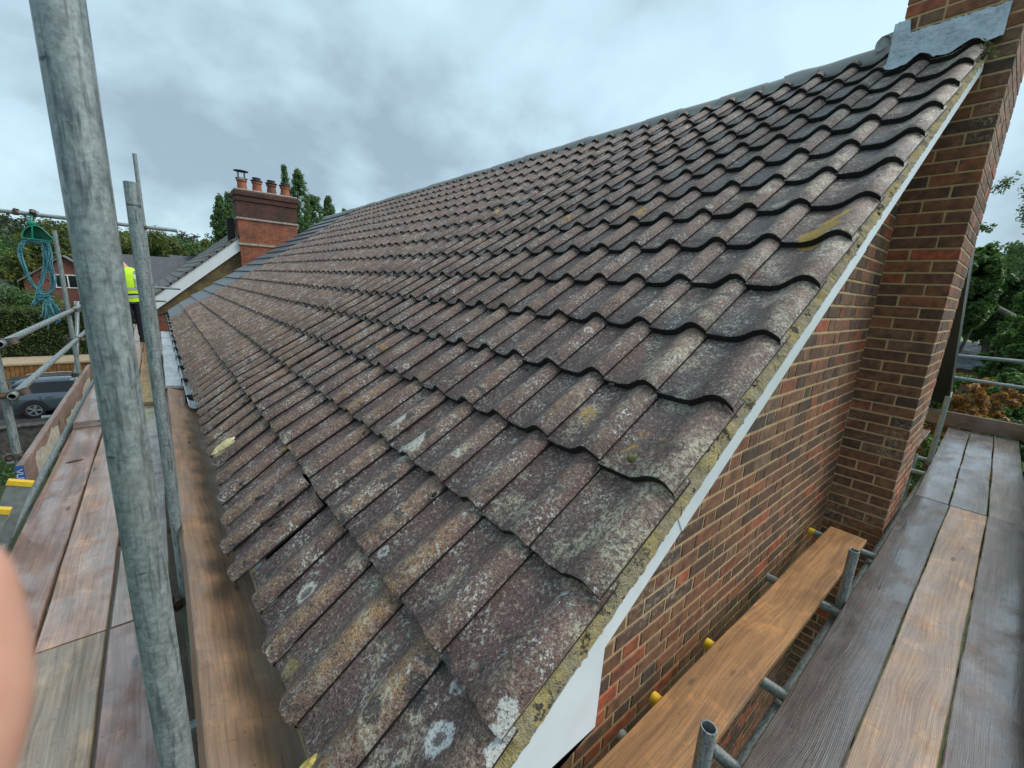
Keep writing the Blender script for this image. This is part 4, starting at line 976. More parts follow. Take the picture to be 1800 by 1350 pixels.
mb = MB(); mb.box(-22, 4, 28.77, 28.93, -3.655, -3.60); mb.box(-22, 4, 28.865, 28.90, -4.7, -4.6); part('fence_rail', mb, m_simple('pale_fence_cap', (0.36, 0.24, 0.12), .7), fe)
hd = thing('hedge', (-8, 32, -3.58), 'clipped green hedge above the tan terrace', 'hedge')
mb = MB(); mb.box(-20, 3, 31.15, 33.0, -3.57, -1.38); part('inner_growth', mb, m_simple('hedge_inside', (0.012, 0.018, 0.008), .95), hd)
n = 5200; C = np.stack([nr.uniform(-13, 3, n), nr.uniform(31.0, 33.1, n), nr.uniform(-3.5, -1.3, n)], 1); f = nr.random(n)
C[f < .6, 1] = nr.normal(31.08, .05, (f < .6).sum()); C[f >= .6, 2] = nr.normal(-1.33, .06, (f >= .6).sum())
link('leaves', leaf_mesh('leaves', C - np.array(hd.location), 16, np.full(n, .16), .042, LF_HEDGE, 72), hd)
# ---- parked car
def car(loc, label):
    o = thing('car', loc, label, 'car'); PAINT = mat('blue_grey_car_paint'); s = PAINT
    PAINT = fin(s, s.mix(s.noise(s.obj(), 3, 2), (0.085, 0.115, 0.145), (0.115, 0.15, 0.185)), .22, .35, Coat_Weight=.6)
    GLS = m_simple('car_glass', (0.012, 0.015, 0.018), .06); RUB = m_simple('tyre_rubber', (0.015, 0.015, 0.016), .85); RIM = m_simple('alloy_rim', (0.55, 0.57, 0.58), .3, .7); CLAD = m_simple('dark_cladding', (0.02, 0.02, 0.022), .7)
    # stations: x, half width low, belt z, roof z, roof half width, low z
    S = [(0.02, .72, .86, 0.90, .66, .42), (.10, .82, .95, 1.02, .70, .34), (.32, .885, 1.02, 1.50, .60, .30), (.75, .905, 1.00, 1.585, .60, .28), (1.5, .905, .975, 1.60, .605, .26), (2.2, .905, .955, 1.575, .60, .26), (2.75, .905, .945, 1.40, .61, .26), (3.15, .90, .95, 1.10, .66, .26), (3.45, .895, .945, 1.00, .72, .27), (4.0, .86, .84, .90, .68, .30), (4.28, .76, .66, .74, .6, .34), (4.38, .6, .52, .56, .5, .40)]
    mb = MB(); rows = []
    for x, w_, bz, rz, rw_, lz in S:
        h = []
        for sy in (-1, 1):
            q = [(x, sy * w_ * .86, lz), (x, sy * w_ * .985, lz + .12), (x, sy * w_, (lz + bz) / 2 + .06), (x, sy * w_ * .975, bz), (x, sy * (rw_ + .02), rz - .05), (x, sy * rw_ * .8, rz)]
            h.append(q)
        rows.append(h[0] + [(x, 0, rz + .015)] + h[1][::-1] + [(x, 0, lz)])
    mb.grid(rows, closed=True); mb.cap(rows[0][::-1]); mb.cap(rows[-1]); b = part('body', mb, PAINT, o, smooth=38, world=False)
    def side(f0, f1, i0, i1, sy, out=.006):    # panel on the glasshouse between stations
        mb = MB(); P = []
        for k in range(i0, i1 + 1):
            x, w_, bz, rz, rw_, lz = S[k]; a = Vector((x, sy * w_ * .975, bz)); c = Vector((x, sy * (rw_ + .02), rz - .05)); P.append((a + (c - a) * f0 + Vector((0, sy * out, out)), a + (c - a) * f1 + Vector((0, sy * out, out))))
        mb.grid([[p[0] for p in P], [p[1] for p in P]]); return mb
    for sy in (-1, 1):
        part('side_window', side(.10, .86, 2, 5, sy), GLS, o, world=False, smooth=30); part('side_window', side(.08, .84, 5, 6, sy), GLS, o, world=False, smooth=30)
        mb = MB(); mb.sweep([(.55, sy * .56, 1.585), (.7, sy * .575, 1.63), (1.5, sy * .585, 1.648), (2.1, sy * .58, 1.62), (2.2, sy * .57, 1.585)], .018, 6); part('roof_rail', mb, RIM, o, world=False, smooth=50)
        mb = MB(); mb.box(.05, .36, sy * .86 - .035, sy * .86 + .035, .84, .98, b=.02); part('tail_light', mb, m_simple('red_lens', (0.22, 0.012, 0.012), .2), o, world=False)
        for x in (1.25, 2.25): mb = MB(); mb.box(x, x + .20, sy * .905 - .02, sy * .905 + .02, .86, .89, b=.006); part('door_handle', mb, PAINT, o, world=False)
        for x in (1.08, 2.08): mb = MB(); mb.box(x, x + .012, sy * .904 - .006, sy * .904 + .006, .36, .95); part('door_gap', mb, CLAD, o, world=False)
        mb = MB(); mb.box(.5, 3.9, sy * .89 - .02, sy * .89 + .03, .27, .40, b=.015); part('sill_cladding', mb, CLAD, o, world=False)
        mb = MB(); mb.box(2.72, 2.90, sy * .98 - .10, sy * .98 + .06, .95, 1.08, b=.03); part('wing_mirror', mb, PAINT, o, world=False)
        for x in (.86, 3.50):
            mb = MB(); A = np.linspace(-.15, math.pi + .15, 18)
            mb.grid([[(x + r_ * math.cos(a), sy * .912, .345 + r_ * math.sin(a)) for a in A] for r_ in (.30, .435)]); part('wheel_arch', mb, CLAD, o, world=False)
            w = bpy.data.objects.new('wheel', None); COL.objects.link(w); w.parent = o; w.location = (x, sy * .83, .345); w.empty_display_size = .1
            mb = MB(); mb.lathe([(.235, -.10), (.32, -.105), (.345, -.07), (.345, .07), (.32, .105), (.235, .10)], 36, axis='Y'); part('tyre', mb, RUB, w, world=False, smooth=40)
            mb = MB(); mb.lathe([(.245, -.09), (.245, .09), (.215, .09), (.215, -.09), (.245, -.09)], 32, axis='Y')
            for q in range(5):
                for dq in (-.13, .13):
                    a = 2 * math.pi * q / 5 + dq; M = Matrix.Rotation(-a, 4, 'Y'); mb.box(.03, .225, -.012, .012, -.016, .016, M=Matrix.Translation((0, sy * .085, 0)) @ M)
            mb.lathe([(.0, -.02), (.055, -.02), (.055, .02), (0, .02)], 14, c=(0, sy * .085, 0), axis='Y'); part('rim', mb, RIM, w, world=False, smooth=30)
            mb = MB(); mb.lathe([(0, 0), (.215, 0)], 24, c=(0, sy * .03, 0), axis='Y'); part('brake_disc', mb, CLAD, w, world=False)
    mb = MB(); mb.grid([[(.305, -.52, 1.45), (.305, .52, 1.45)], [(.075, -.62, 1.03), (.075, .62, 1.03)]]); part('rear_window', mb, GLS, o, world=False)
    mb = MB(); mb.grid([[(2.80, -.52, 1.385), (2.80, .52, 1.385)], [(3.20, -.60, 1.10), (3.20, .60, 1.10)]]); part('windscreen', mb, GLS, o, world=False)
    mb = MB(); mb.box(.16, .40, -.55, .55, 1.52, 1.56, b=.015); part('rear_spoiler', mb, PAINT, o, world=False)
    return o
car((-5.5, 25.95, -5.3), 'blue grey SUV parked on the driveway below the scaffold')
# ---------------------------------------------------------------- neighbouring house
RB = m_far_brick('neighbour_red_brick', (0.33, 0.085, 0.042), (0.22, 0.06, 0.034), (0.26, 0.16, 0.10), dirt=.6)
RB2 = m_far_brick('far_red_brick', (0.22, 0.058, 0.036), (0.17, 0.05, 0.034), (0.20, 0.14, 0.11), dirt=.3)
SLATE = m_simple('dark_slate', (0.075, 0.078, 0.085), .55, var=.25, scale=6, bump=.3)
ROUGHC = mat('lichened_render'); s = ROUGHC; P = s.pos()
ROUGHC = fin(s, s.mix(s.mapr(s.noise(P, 3, 5, .7), .4, .65), s.mix(s.noise(P, 14, 3), (0.045, 0.036, 0.025), (0.12, 0.092, 0.05)), (0.20, 0.15, 0.06)), .9, normal=s.bump(s.noise(P, 20, 4), .6, .03))
NY = 17.0
nb = thing('neighbour_house', (2, 20, -6.4), 'neighbouring house with white bargeboard and four pot brick chimney', 'house')
sl = (2.24 - .27) / (2.10 + .24)
zr = lambda x: .27 + (x + .24) * sl          # underside line of the bargeboard's top edge
mb = MB(); mb.quad((-.36, NY, -6.4), (6.4, NY, -6.4), (6.4, NY, zr(-.36) - .3), (3.0, NY, zr(3.0) - .25), (-.36, NY, zr(-.36) - .25)); mb.quad((-.36, NY, -6.4), (-.36, 26, -6.4), (-.36, 26, zr(-.36) - .2), (-.36, NY, zr(-.36) - .2)); part('brick_wall', mb, RB, nb)
mb = MB(); P_ = [(-.25, zr(-.25) - .42), (3.0, zr(3.0) - .42), (3.0, zr(3.0) - 1.15), (1.5, zr(1.5) - 1.3), (-.22, -.32)]
mb.cap([(x, NY - .05, z) for x, z in P_]); mb.cap([(x, NY - .002, z) for x, z in P_])
for i in range(5): a, b = P_[i], P_[(i + 1) % 5]; mb.quad((a[0], NY - .05, a[1]), (b[0], NY - .05, b[1]), (b[0], NY - .002, b[1]), (a[0], NY - .002, a[1]))
part('gable_render', mb, ROUGHC, nb)
mb = MB()
for x0, x1 in ((-.36, 3.0),):
    i = len(mb.v)
    for y in (NY - .16, NY - .12):
        mb.v += [(x0, y, zr(x0)), (x1, y, zr(x1)), (x1, y, zr(x1) - .40), (x0, y, zr(x0) - .40)]
    for f in ((0, 1, 2, 3), (4, 7, 6, 5), (0, 4, 5, 1), (1, 5, 6, 2), (2, 6, 7, 3), (3, 7, 4, 0)): mb.f.append(tuple(i + k for k in f)); mb.m.append(0)
part('bargeboard', mb, UPVC, nb)
mb = MB()
for k in range(16):                                # tiled slope, course by course
    x0, x1 = -.50 + k * .215, -.50 + (k + 1) * .215 + .05
    i = len(mb.v); mb.v += [(x0, NY - .20, zr(x0) + .115), (x1, NY - .20, zr(x1) + .075), (x1, 26.2, zr(x1) + .075), (x0, 26.2, zr(x0) + .115), (x0, NY - .20, zr(x0) + .03), (x1, NY - .20, zr(x1) + .0), (x1, 26.2, zr(x1)), (x0, 26.2, zr(x0) + .03)]
    for f in ((0, 1, 2, 3), (4, 7, 6, 5), (0, 4, 5, 1), (1, 5, 6, 2), (2, 6, 7, 3), (3, 7, 4, 0)): mb.f.append(tuple(i + k_ for k_ in f)); mb.m.append(0)
mb.quad((2.98, NY - .2, zr(2.98) + .08), (6.6, NY - .2, zr(-.5)), (6.6, 26.2, zr(-.5)), (2.98, 26.2, zr(2.98) + .08))
part('tiled_roof', mb, m_simple('lichened_grey_tiles', (0.13, 0.125, 0.115), .7, var=.3, scale=12, bump=.4), nb)
mb = MB(); cx0, cx1, cy0, cy1 = 2.12, 3.92, NY - .25, NY + .55
mb.box(cx0, cx1, cy0, cy1, .4, 3.42); mb.box(cx0 + .02, cx1 - .02, cy0 + .02, cy1 - .02, 3.43, 3.62)
ch = part('chimney', mb, RB, nb)
SOOT = m_far_brick('sooty_brick', (0.11, 0.036, 0.026), (0.06, 0.026, 0.020), (0.08, 0.055, 0.04), dirt=.8)
mb = MB(); mb.box(cx0 - .012, cx1 + .012, cy0 - .012, cy1 + .012, 2.93, 3.44); part('sooty_courses', mb, SOOT, ch)
mb = MB(); mb.box(cx0 - .04, cx1 + .04, cy0 - .04, cy1 + .04, 3.45, 3.60, b=.01); mb.box(cx0 - .075, cx1 + .075, cy0 - .075, cy1 + .075, 3.60, 3.78, b=.03); part('cap_courses', mb, SOOT, ch)
CEM = m_simple('cement_flaunching', (0.36, 0.33, 0.27), .9, var=.2, scale=15)
mb = MB(); mb.box(cx0 - .035, cx1 + .035, cy0 - .035, cy1 + .035, 2.88, 2.935); mb.box(cx0 - .035, cx1 + .035, cy0 - .035, cy1 + .035, 2.05, 2.12); mb.box(cx0 - .04, cx1 + .04, cy0 - .04, cy1 + .04, 3.782, 3.83, b=.015); part('cement_bands', mb, CEM, ch)
TER = m_simple('terracotta', (0.31, 0.095, 0.05), .75, var=.15, scale=9)
for i, x in enumerate((2.36, 2.80, 3.24, 3.66)):
    mb = MB(); mb.lathe([(.155, 3.83), (.135, 4.05), (.13, 4.10), (.16, 4.11), (.16, 4.17), (.12, 4.175), (.12, 4.05)], 18, c=(x, NY + .1, 0)); pot = part('chimney_pot', mb, TER if i != 2 else m_simple('dark_terracotta', (0.16, 0.06, 0.04), .8), ch, smooth=35)
    mb = MB()
    if i == 0:
        mb.lathe([(.0, 4.44), (.22, 4.435), (.22, 4.42), (.0, 4.42)], 18, c=(x, NY + .1, 0)); mb.lathe([(.17, 4.185), (.18, 4.19), (.18, 4.205), (.12, 4.205)], 18, c=(x, NY + .1, 0))
        for a in range(4): mb.sweep([(x + .13 * math.cos(a * 1.57 + .5), NY + .1 + .13 * math.sin(a * 1.57 + .5), 4.2), (x + .13 * math.cos(a * 1.57 + .5), NY + .1 + .13 * math.sin(a * 1.57 + .5), 4.43)], .012, 6)
    else:
        mb.lathe([(.0, 4.31), (.13, 4.30), (.135, 4.27), (.11, 4.265), (.11, 4.22), (.185, 4.215), (.185, 4.19), (.1, 4.185)], 18, c=(x, NY + .1, 0))
    m_ = link('cowl', mb.off(Vector(nb.location)).mesh('cowl', m_simple('grey_cowl', (0.06, 0.05, 0.048), .6), smooth=35), ch)
mb = MB(); mb.box(1.86, 2.08, NY + .3, NY + .5, 2.1, 2.92); part('flue_box', mb, m_simple('dark_flue', (0.02, 0.015, 0.014), .7), nb)
# ---------------------------------------------------------------- houses farther off
WIN = m_simple('dark_window_glass', (0.015, 0.02, 0.022), .08); WFR = m_simple('white_window_frame', (0.75, 0.77, 0.77), .4)
def far_house(name, x0, x1, y0, y1, zg, ze, zt, ridge, label, wallm, roofm, wins=(), verge=True):
    o = thing(name, ((x0 + x1) / 2, (y0 + y1) / 2, zg), label, 'house'); mb = MB(); e = .35
    if ridge == 'y':
        xm = (x0 + x1) / 2
        for y in (y0, y1): mb.cap([(x0, y, zg), (x1, y, zg), (x1, y, ze), (xm, y, zt - .12), (x0, y, ze)])
        for x in (x0, x1): mb.quad((x, y0, zg), (x, y1, zg), (x, y1, ze), (x, y0, ze))
        part('wall', mb, wallm, o); mb = MB()
        sl = (zt - ze) / (xm - x0)
        for sgn, xe in ((1, x0 - e), (-1, x1 + e)):
            a = [(xe, y0 - e, ze - e * sl), (xe, y1 + e, ze - e * sl), (xm, y1 + e, zt), (xm, y0 - e, zt)]; b = [(p[0], p[1], p[2] + .12) for p in a]
            mb.cap(a); mb.cap(b)
            for i in range(4): mb.quad(a[i], a[(i + 1) % 4], b[(i + 1) % 4], b[i])
        part('roof', mb, roofm, o)
        if verge:
            mb = MB()
            for sgn, xe in ((1, x0 - e), (-1, x1 + e)):
                a = [(xe, y0 - e - .02, ze - e * sl + .10), (xm, y0 - e - .02, zt + .10), (xm, y0 - e - .02, zt - .16), (xe, y0 - e - .02, ze - e * sl - .16)]
                mb.cap(a); mb.cap([(p[0], p[1] + .015, p[2]) for p in a])
            part('bargeboard', mb, WFR, o)
    else:
        ym = (y0 + y1) / 2
        for x in (x0, x1): mb.cap([(x, y0, zg), (x, y1, zg), (x, y1, ze), (x, ym, zt - .12), (x, y0, ze)])
        for y in (y0, y1): mb.quad((x0, y, zg), (x1, y, zg), (x1, y, ze), (x0, y, ze))
        part('wall', mb, wallm, o); mb = MB(); sl = (zt - ze) / (ym - y0)
        for ye in (y0 - e, y1 + e):
            a = [(x0 - e, ye, ze - e * sl), (x1 + e, ye, ze - e * sl), (x1 + e, ym, zt), (x0 - e, ym, zt)]; b = [(p[0], p[1], p[2] + .12) for p in a]
            mb.cap(a); mb.cap(b)
            for i in range(4): mb.quad(a[i], a[(i + 1) % 4], b[(i + 1) % 4], b[i])
        part('roof', mb, roofm, o)
    for wx0, wx1, wz0, wz1 in wins:
        mb = MB(); t = .09; y = y0 - .03
        for a in ((wx0, wx1, wz1 - t, wz1), (wx0, wx1, wz0, wz0 + t), (wx0, wx0 + t, wz0 + t, wz1 - t), (wx1 - t, wx1, wz0 + t, wz1 - t), ((wx0 + wx1) / 2 - t / 2, (wx0 + wx1) / 2 + t / 2, wz0 + t, wz1 - t)): mb.box(a[0], a[1], y - .03, y + .06, a[2], a[3])
        w = part('window', mb, WFR, o); mb = MB(); mb.box(wx0 + t, wx1 - t, y + .01, y + .03, wz0 + t, wz1 - t); mb.off(Vector(o.location)); link('pane', mb.mesh('pane', WIN), w)
    return o
GRT = m_simple('grey_roof_tiles', (0.165, 0.165, 0.175), .6, var=.15, scale=3); 
far_house('brick_house', -9.8, -4.05, 60, 69, -6.4, -.55, 1.75, 'y', 'red brick gabled house with white window behind the rope', RB2, GRT, ((-7.75, -5.95, -1.25, .05), (-6.7, -4.7, -4.0, -2.5), (-9.2, -7.9, -3.9, -2.5)), verge=False)
far_house('brick_house', -26, -10.9, 58, 66, -6.4, -1.5, 3.2, 'y', 'red brick house with pale grey verge at the left edge', RB2, GRT)
far_house('brick_house', -3.6, 1.4, 56, 64, -6.4, -.3, 2.25, 'x', 'house with dark grey roof behind the worker', RB2, SLATE, ((-1.2, .2, -2.0, -.9),))
far_house('brick_house', 1.6, 5.6, 57, 65, -6.4, -1.6, 2.55, 'x', 'house with dark slate roof beyond the white bargeboard', RB2, SLATE, ((1.9, 3.0, -2.6, -1.7),))
def stack(x, y, z0, z1, w_, label):
    o = thing('chimney_stack', (x, y, z0), label, 'chimney'); mb = MB(); mb.box(x - w_, x + w_, y - .4, y + .4, z0, z1); part('stack', mb, m_far_brick('dark_stack_brick', (0.08, 0.03, 0.028), (0.06, 0.026, 0.024), (0.09, 0.06, 0.05)), o)
    mb = MB(); mb.box(x - w_ - .12, x + w_ + .12, y - .5, y + .5, z1, z1 + .22, b=.03); part('capping', mb, SLATE, o)
stack(4.35, 56.6, -.6, 2.75, 1.0, 'broad dark brick stack with black capping beyond the bargeboard')
far_house('outbuilding', -16.5, -10.4, 47, 51, -6.4, -2.9, -2.3, 'x', 'low flat roofed red brick outbuilding behind the hedge', RB2, m_simple('red_brown_roof', (0.12, 0.05, 0.038), .8))
# ---------------------------------------------------------------- trees on the left
pop = [(384, 338, 44, 1.10, 'slim poplar at the left of the four pot chimney'), (398, 328, 45, 1.30, 'taller poplar touching the left side of the four pot chimney'), (500, 322, 47, 1.17, 'poplar peeping out between the chimney pots'), (523, 328, 44, 1.89, 'broad poplar just right of the four pot chimney'), (548, 344, 46, 1.49, 'poplar second to the right of the chimney'), (573, 349, 47, 0.98, 'slim poplar above the ridge, third to the right of the chimney'), (583, 360, 48, 0.65, 'short thin poplar above the ridge'), (604, 353, 50, 1.04, 'lone poplar tip standing clear above the ridge')]
for i, (u, v, y, r_, lb) in enumerate(pop):
    p = pt(u, v, y=y); tree('poplar_tree', (p[0], y, -6.4), p[2], r_, r_, LF_POP, lb, 300 + i, k=int(700 * (r_ + .3)), n=34, leaf=.075, clump=.24, shape='poplar', low=.06, group='poplars behind the ridge')
mid = [(250, 405, 70, 5.2, LF_OLIVE, 'olive green tree behind the cut scaffold pole'), (310, 412, 74, 6.0, LF_DARK, 'wide dark tree above the slate roofs'), (345, 432, 66, 3.2, LF_OLIVE, 'yellowish tree beside the neighbour roof'), (85, 402, 64, 3.6, LF_OLIVE, 'yellow green tree above the green hanger'), (45, 420, 78, 6.5, LF_DARK, 'dark tree behind the rope coil'), (5, 440, 70, 5.0, LF_MID, 'green tree at the left edge of the picture'), (150, 415, 80, 7.0, LF_DARK, 'dark tree behind the thick pole'), (385, 425, 60, 3.0, LF_MID, 'green tree by the foot of the poplars'), (205, 408, 76, 5.5, LF_MID, 'mid green tree beside the thick pole')]
for i, (u, v, y, r_, m, lb) in enumerate(mid):
    p = pt(u, v, y=y); tree('broadleaf_tree', (p[0], y, -6.4), p[2], r_, r_, m, lb, 400 + i, k=260, n=110, leaf=.15, clump=.17, low=.12)
p = pt(10, 505, y=48)
for i, (u, v, y, r_) in enumerate(((5, 500, 44, 2.6), (35, 503, 45, 2.2), (62, 515, 43, 1.6))):
    p = pt(u, v, y=y); tree('garden_bush', (p[0], y, -6.4), p[2], r_, r_ * .7, LF_DARK, ['dark garden bush at the left edge above the hedge', 'dark garden bush below the pale verge', 'dark garden bush beside the coiled rope'][i], 430 + i, k=70, n=90, leaf=.10, clump=.28, low=.02, cat='bush')
def hill_wood():
    r = np.random.default_rng(5); n = 2600; X = r.uniform(-330, 420, n); Y = r.uniform(118, 420, n); keep = np.ones(n, bool)
    X, Y = X[keep], Y[keep]; Z = hz(X, Y); R2 = r.uniform(2.6, 5.2, len(X)); H = r.uniform(5, 11, len(X))
    C = []; S = []
    for x, y, z, a, h in zip(X, Y, Z, R2, H):
        for q in range(5):
            d = r.normal(size=3); d /= np.linalg.norm(d); C.append((x + d[0] * a * .6, y + d[1] * a * .6, z + h * .62 + d[2] * h * .32)); S.append(a * .62)
    return leaf_mesh('hillside_wood', np.array(C), 26, np.array(S), .75, m_leaf('wood_leaves', (0.020, 0.036, 0.022), (0.036, 0.056, 0.030), (0.062, 0.082, 0.036)), 6)
tag(link('hillside_wood', hill_wood()), 'wooded hillside on the horizon', 'woodland', kind='stuff')
# ---------------------------------------------------------------- right side beyond the walkway
sb = thing('slate_roofed_building', (46, 6, -6.4), 'low building with a wet slate roof beyond the far rails', 'building')
p0 = pt(1660, 654, x=38); p1 = pt(1700, 603, x=43.5)
mb = MB(); xa, za = 38.0, float(pt(1720, 652, x=38.0)[2]); xb, zb_ = 43.5, float(pt(1720, 604, x=43.5)[2]); ya, yb_ = -1.2, 13.0
mb.box(xa + .3, 2 * xb - xa - .3, ya + .3, yb_ - .3, -6.4, za - .05); part('wall', mb, RB2, sb)
mb = MB(); NC = 15; sx_, sz_ = (xb - xa) / NC, (zb_ - za) / NC; r = random.Random(3)
for c in range(NC):
    y = ya - (.15 if c % 2 else 0)
    while y < yb_:
        x0, z0 = xa + c * sx_, za + c * sz_; i = len(mb.v); dz = r.uniform(.02, .05)
        mb.v += [(x0, y, z0 + dz + .03), (x0, y + .29, z0 + dz + .03), (x0 + sx_ * 1.2, y + .29, z0 + sz_ * 1.2 + dz), (x0 + sx_ * 1.2, y, z0 + sz_ * 1.2 + dz), (x0, y, z0), (x0, y + .29, z0)]
        mb.f += [(i, i + 1, i + 2, i + 3), (i, i + 4, i + 5, i + 1)]; mb.m += [0, 0]; y += .30
wslate = m_simple('wet_slate', (0.14, 0.16, 0.185), .28, var=.3, scale=3)
part('slates', mb, wslate, sb, kind='stuff', fix=False)
mb = MB(); mb.quad((xa, ya, za), (xa, yb_, za), (xb, yb_, zb_), (xb, ya, zb_)); mb.quad((2 * xb - xa, ya, za), (2 * xb - xa, yb_, za), (xb, yb_, zb_), (xb, ya, zb_)); mb.cap([(xa, ya, za), (xb, ya, zb_), (2 * xb - xa, ya, za)]); part('roof_deck', mb, DARK, sb)
MEAD = m_simple('meadow_grass', (0.17, 0.20, 0.075), .95, var=.2, scale=.3)
def mz(X, Y):
    e = np.clip((70 - np.abs(Y)) / 30, 0, 1)
    return -6.6 + e * np.interp(X, [58, 68, 115, 170, 260], [0.0, 4.7, 5.2, 5.6, 0.0])
heightfield('meadow', np.linspace(58, 260, 42), np.linspace(-72, 72, 30), mz, MEAD)
# trees: (u, v top, x, ry, material, label)
rt = [(1722, 432, 26, 1.0, LF_MID, 'green tree against the right side of the chimney', 1), (1785, 445, 40, 2.0, LF_DARK, 'dark tree in the middle beyond the far rails', 2), (1815, 425, 52, 3.4, LF_DARK, 'tall dark tree at the right edge behind the others', 3), (1725, 470, 125, 8.0, LF_DARK, 'dark tree beyond the meadow beside the chimney', 4), (1803, 560, 24, .8, LF_MID, 'leafy green tree in front of the slate roof', 5), (1852, 500, 30, 1.3, LF_MID, 'green tree cut by the right edge of the picture', 6)]
for u, v, x, r_, m, lb, i in rt:
    p = pt(u, v, x=x); tree('broadleaf_tree', (x, p[1], -6.4), p[2], r_, r_, m, lb, 500 + i, k=330, n=110, leaf=.0065 * x ** .75 + .02, clump=.16, low=(.66, .66, .50, .52, .40, .30, .30)[i])
p = pt(1845, 330, x=13.0); tree('broadleaf_tree', (13.0, p[1] - 3.4, -6.4), p[2] + .9, .85, .85, LF_DARK, 'dark tree whose twig tips enter at the right edge against the sky', 540, k=90, n=70, leaf=.035, clump=.22, low=.72, lean=(0, 2.8))
bs = [(1705, 690, 17, .85, LF_OR, 'orange leaved shrub below the far rails'), (1752, 698, 18.5, .7, LF_OR, 'second orange shrub at the right of the first below the rails'), (1778, 660, 22, 1.0, LF_MID, 'green shrub behind the orange shrubs'), (1690, 657, 26, 1.3, LF_BR, 'bright green shrub under the slate roof'), (1805, 690, 15, .6, LF_DARK, 'dark shrub at the right edge by the toe board end'), (1640, 760, 13, .7, LF_BR, 'bright green bush seen through the gap by the chimney foot'), (1750, 572, 116, 5.5, LF_OLIVE, 'olive shrub at the meadow edge'), (1695, 558, 122, 8.0, LF_DARK, 'grey green hedge bush beyond the meadow')]
for i, (u, v, x, r_, m, lb) in enumerate(bs):
    p = pt(u, v, x=x); tree('garden_shrub', (x, p[1], -6.4), p[2], r_, r_, m, lb, 560 + i, k=200, n=100, leaf=.005 * x ** .8 + .012, clump=.18, low=.02, cat='shrub')
br = thing('bare_branch', (28.0, float(pt(1795, 560, x=28)[1]), float(pt(1795, 560, x=28)[2])), 'thick pale bare branch sweeping down at the right edge', 'branch')
mb = MB(); Q = [pt(u, v, x=28) for u, v in ((1700, 545), (1730, 532), (1752, 540), (1772, 552), (1796, 566), (1850, 580), (1920, 585))]; mb.sweep(Q, [.03, .06, .09, .12, .14, .16, .18], 8); part('limb', mb, m_simple('pale_bark', (0.16, 0.14, 0.12), .9, var=.3, scale=8, bump=.5), br, smooth=60)
# plants rooted in the chimney's outer corner and the verge
for i, (u, v, r_, lb) in enumerate(((1762, 325, .10, 'small leafy plant growing from the chimney edge against the sky'), (1728, 400, .07, 'smaller plant low on the chimney edge against the sky'), (1738, 92, .05, 'tuft of moss and weeds at the top of the verge'))):
    x = 4.80 if i < 2 else 3.86; p = pt(u, v, x=x) if i == 2 else pt(u, v, x=4.86)
    o = thing('wall_plant', tuple(p), lb, 'plant'); r = np.random.default_rng(i); C = r.normal(size=(14, 3)) * r_ * .45
    link('leaves', leaf_mesh('leaves', C, 14, np.full(14, r_ * .35), .011 if i < 2 else .006, LF_MID if i < 2 else LF_OLIVE, i), o)
    mb = MB(); rr = random.Random(i)
    for q in range(6): e = Vector(C[q]); mb.sweep([(-.05 if i < 2 else 0, 0.03, -.03), e * .5, e], [.003, .002, .001], 5)
    part('stems', mb, BARK, o, world=False)
# ---------------------------------------------------------------- worker on the far walkway
def skin_obj(name, chains, m, parent=None, loc=(0, 0, 0), sub=2, root=0):
    """chains: list of [(pos, radius) ...]; chains share a joint when positions coincide"""
    V = []; E = []; Rr = []; key = {}
    for ch in chains:
        prev = None
        for p, r_ in ch:
            k = tuple(round(c, 5) for c in p)
            if k not in key: key[k] = len(V); V.append(p); Rr.append(r_)
            i = key[k]
            if prev is not None and prev != i: E.append((prev, i))
            prev = i
    me = bpy.data.meshes.new(name); me.from_pydata(V, E, []); me.materials.append(m)
    o = link(name, me, parent); o.location = loc
    o.modifiers.new('skin', 'SKIN').use_smooth_shade = True
    for i, sv in enumerate(me.skin_vertices[0].data): r_ = Rr[i]; sv.radius = r_ if isinstance(r_, tuple) else (r_, r_); sv.use_root = (i == root)
    sb_ = o.modifiers.new('sub', 'SUBSURF'); sb_.levels = sub; sb_.render_levels = sub
    return o
SKIN = mat('skin'); s = SKIN; O = s.obj()
SKIN = fin(s, s.mix(s.noise(O, 110, 4, .7), (0.50, 0.22, 0.15), (0.70, 0.41, 0.31)), .48, Subsurface_Weight=.25, Subsurface_Radius=(.008, .003, .0015), Subsurface_Scale=.5)
HV = m_simple('hi_vis_yellow', (0.50, 0.82, 0.015), .7, var=.08, scale=8, bump=.3); REF = m_simple('reflective_tape', (0.42, 0.46, 0.46), .35, .2); NAVY = m_simple('navy_cloth', (0.012, 0.014, 0.026), .9, var=.3, scale=12, bump=.4); BOOT = m_simple('black_boots', (0.012, 0.011, 0.011), .6); HELM = m_simple('white_helmet', (0.75, 0.76, 0.75), .35)
px_, py_, pz_ = -.615, 11.55, -.459
wk = thing('person', (px_, py_, pz_), 'worker in yellow hi-vis vest and dark trousers standing on the far walkway', 'person', rz=0.15)
H = 1.0
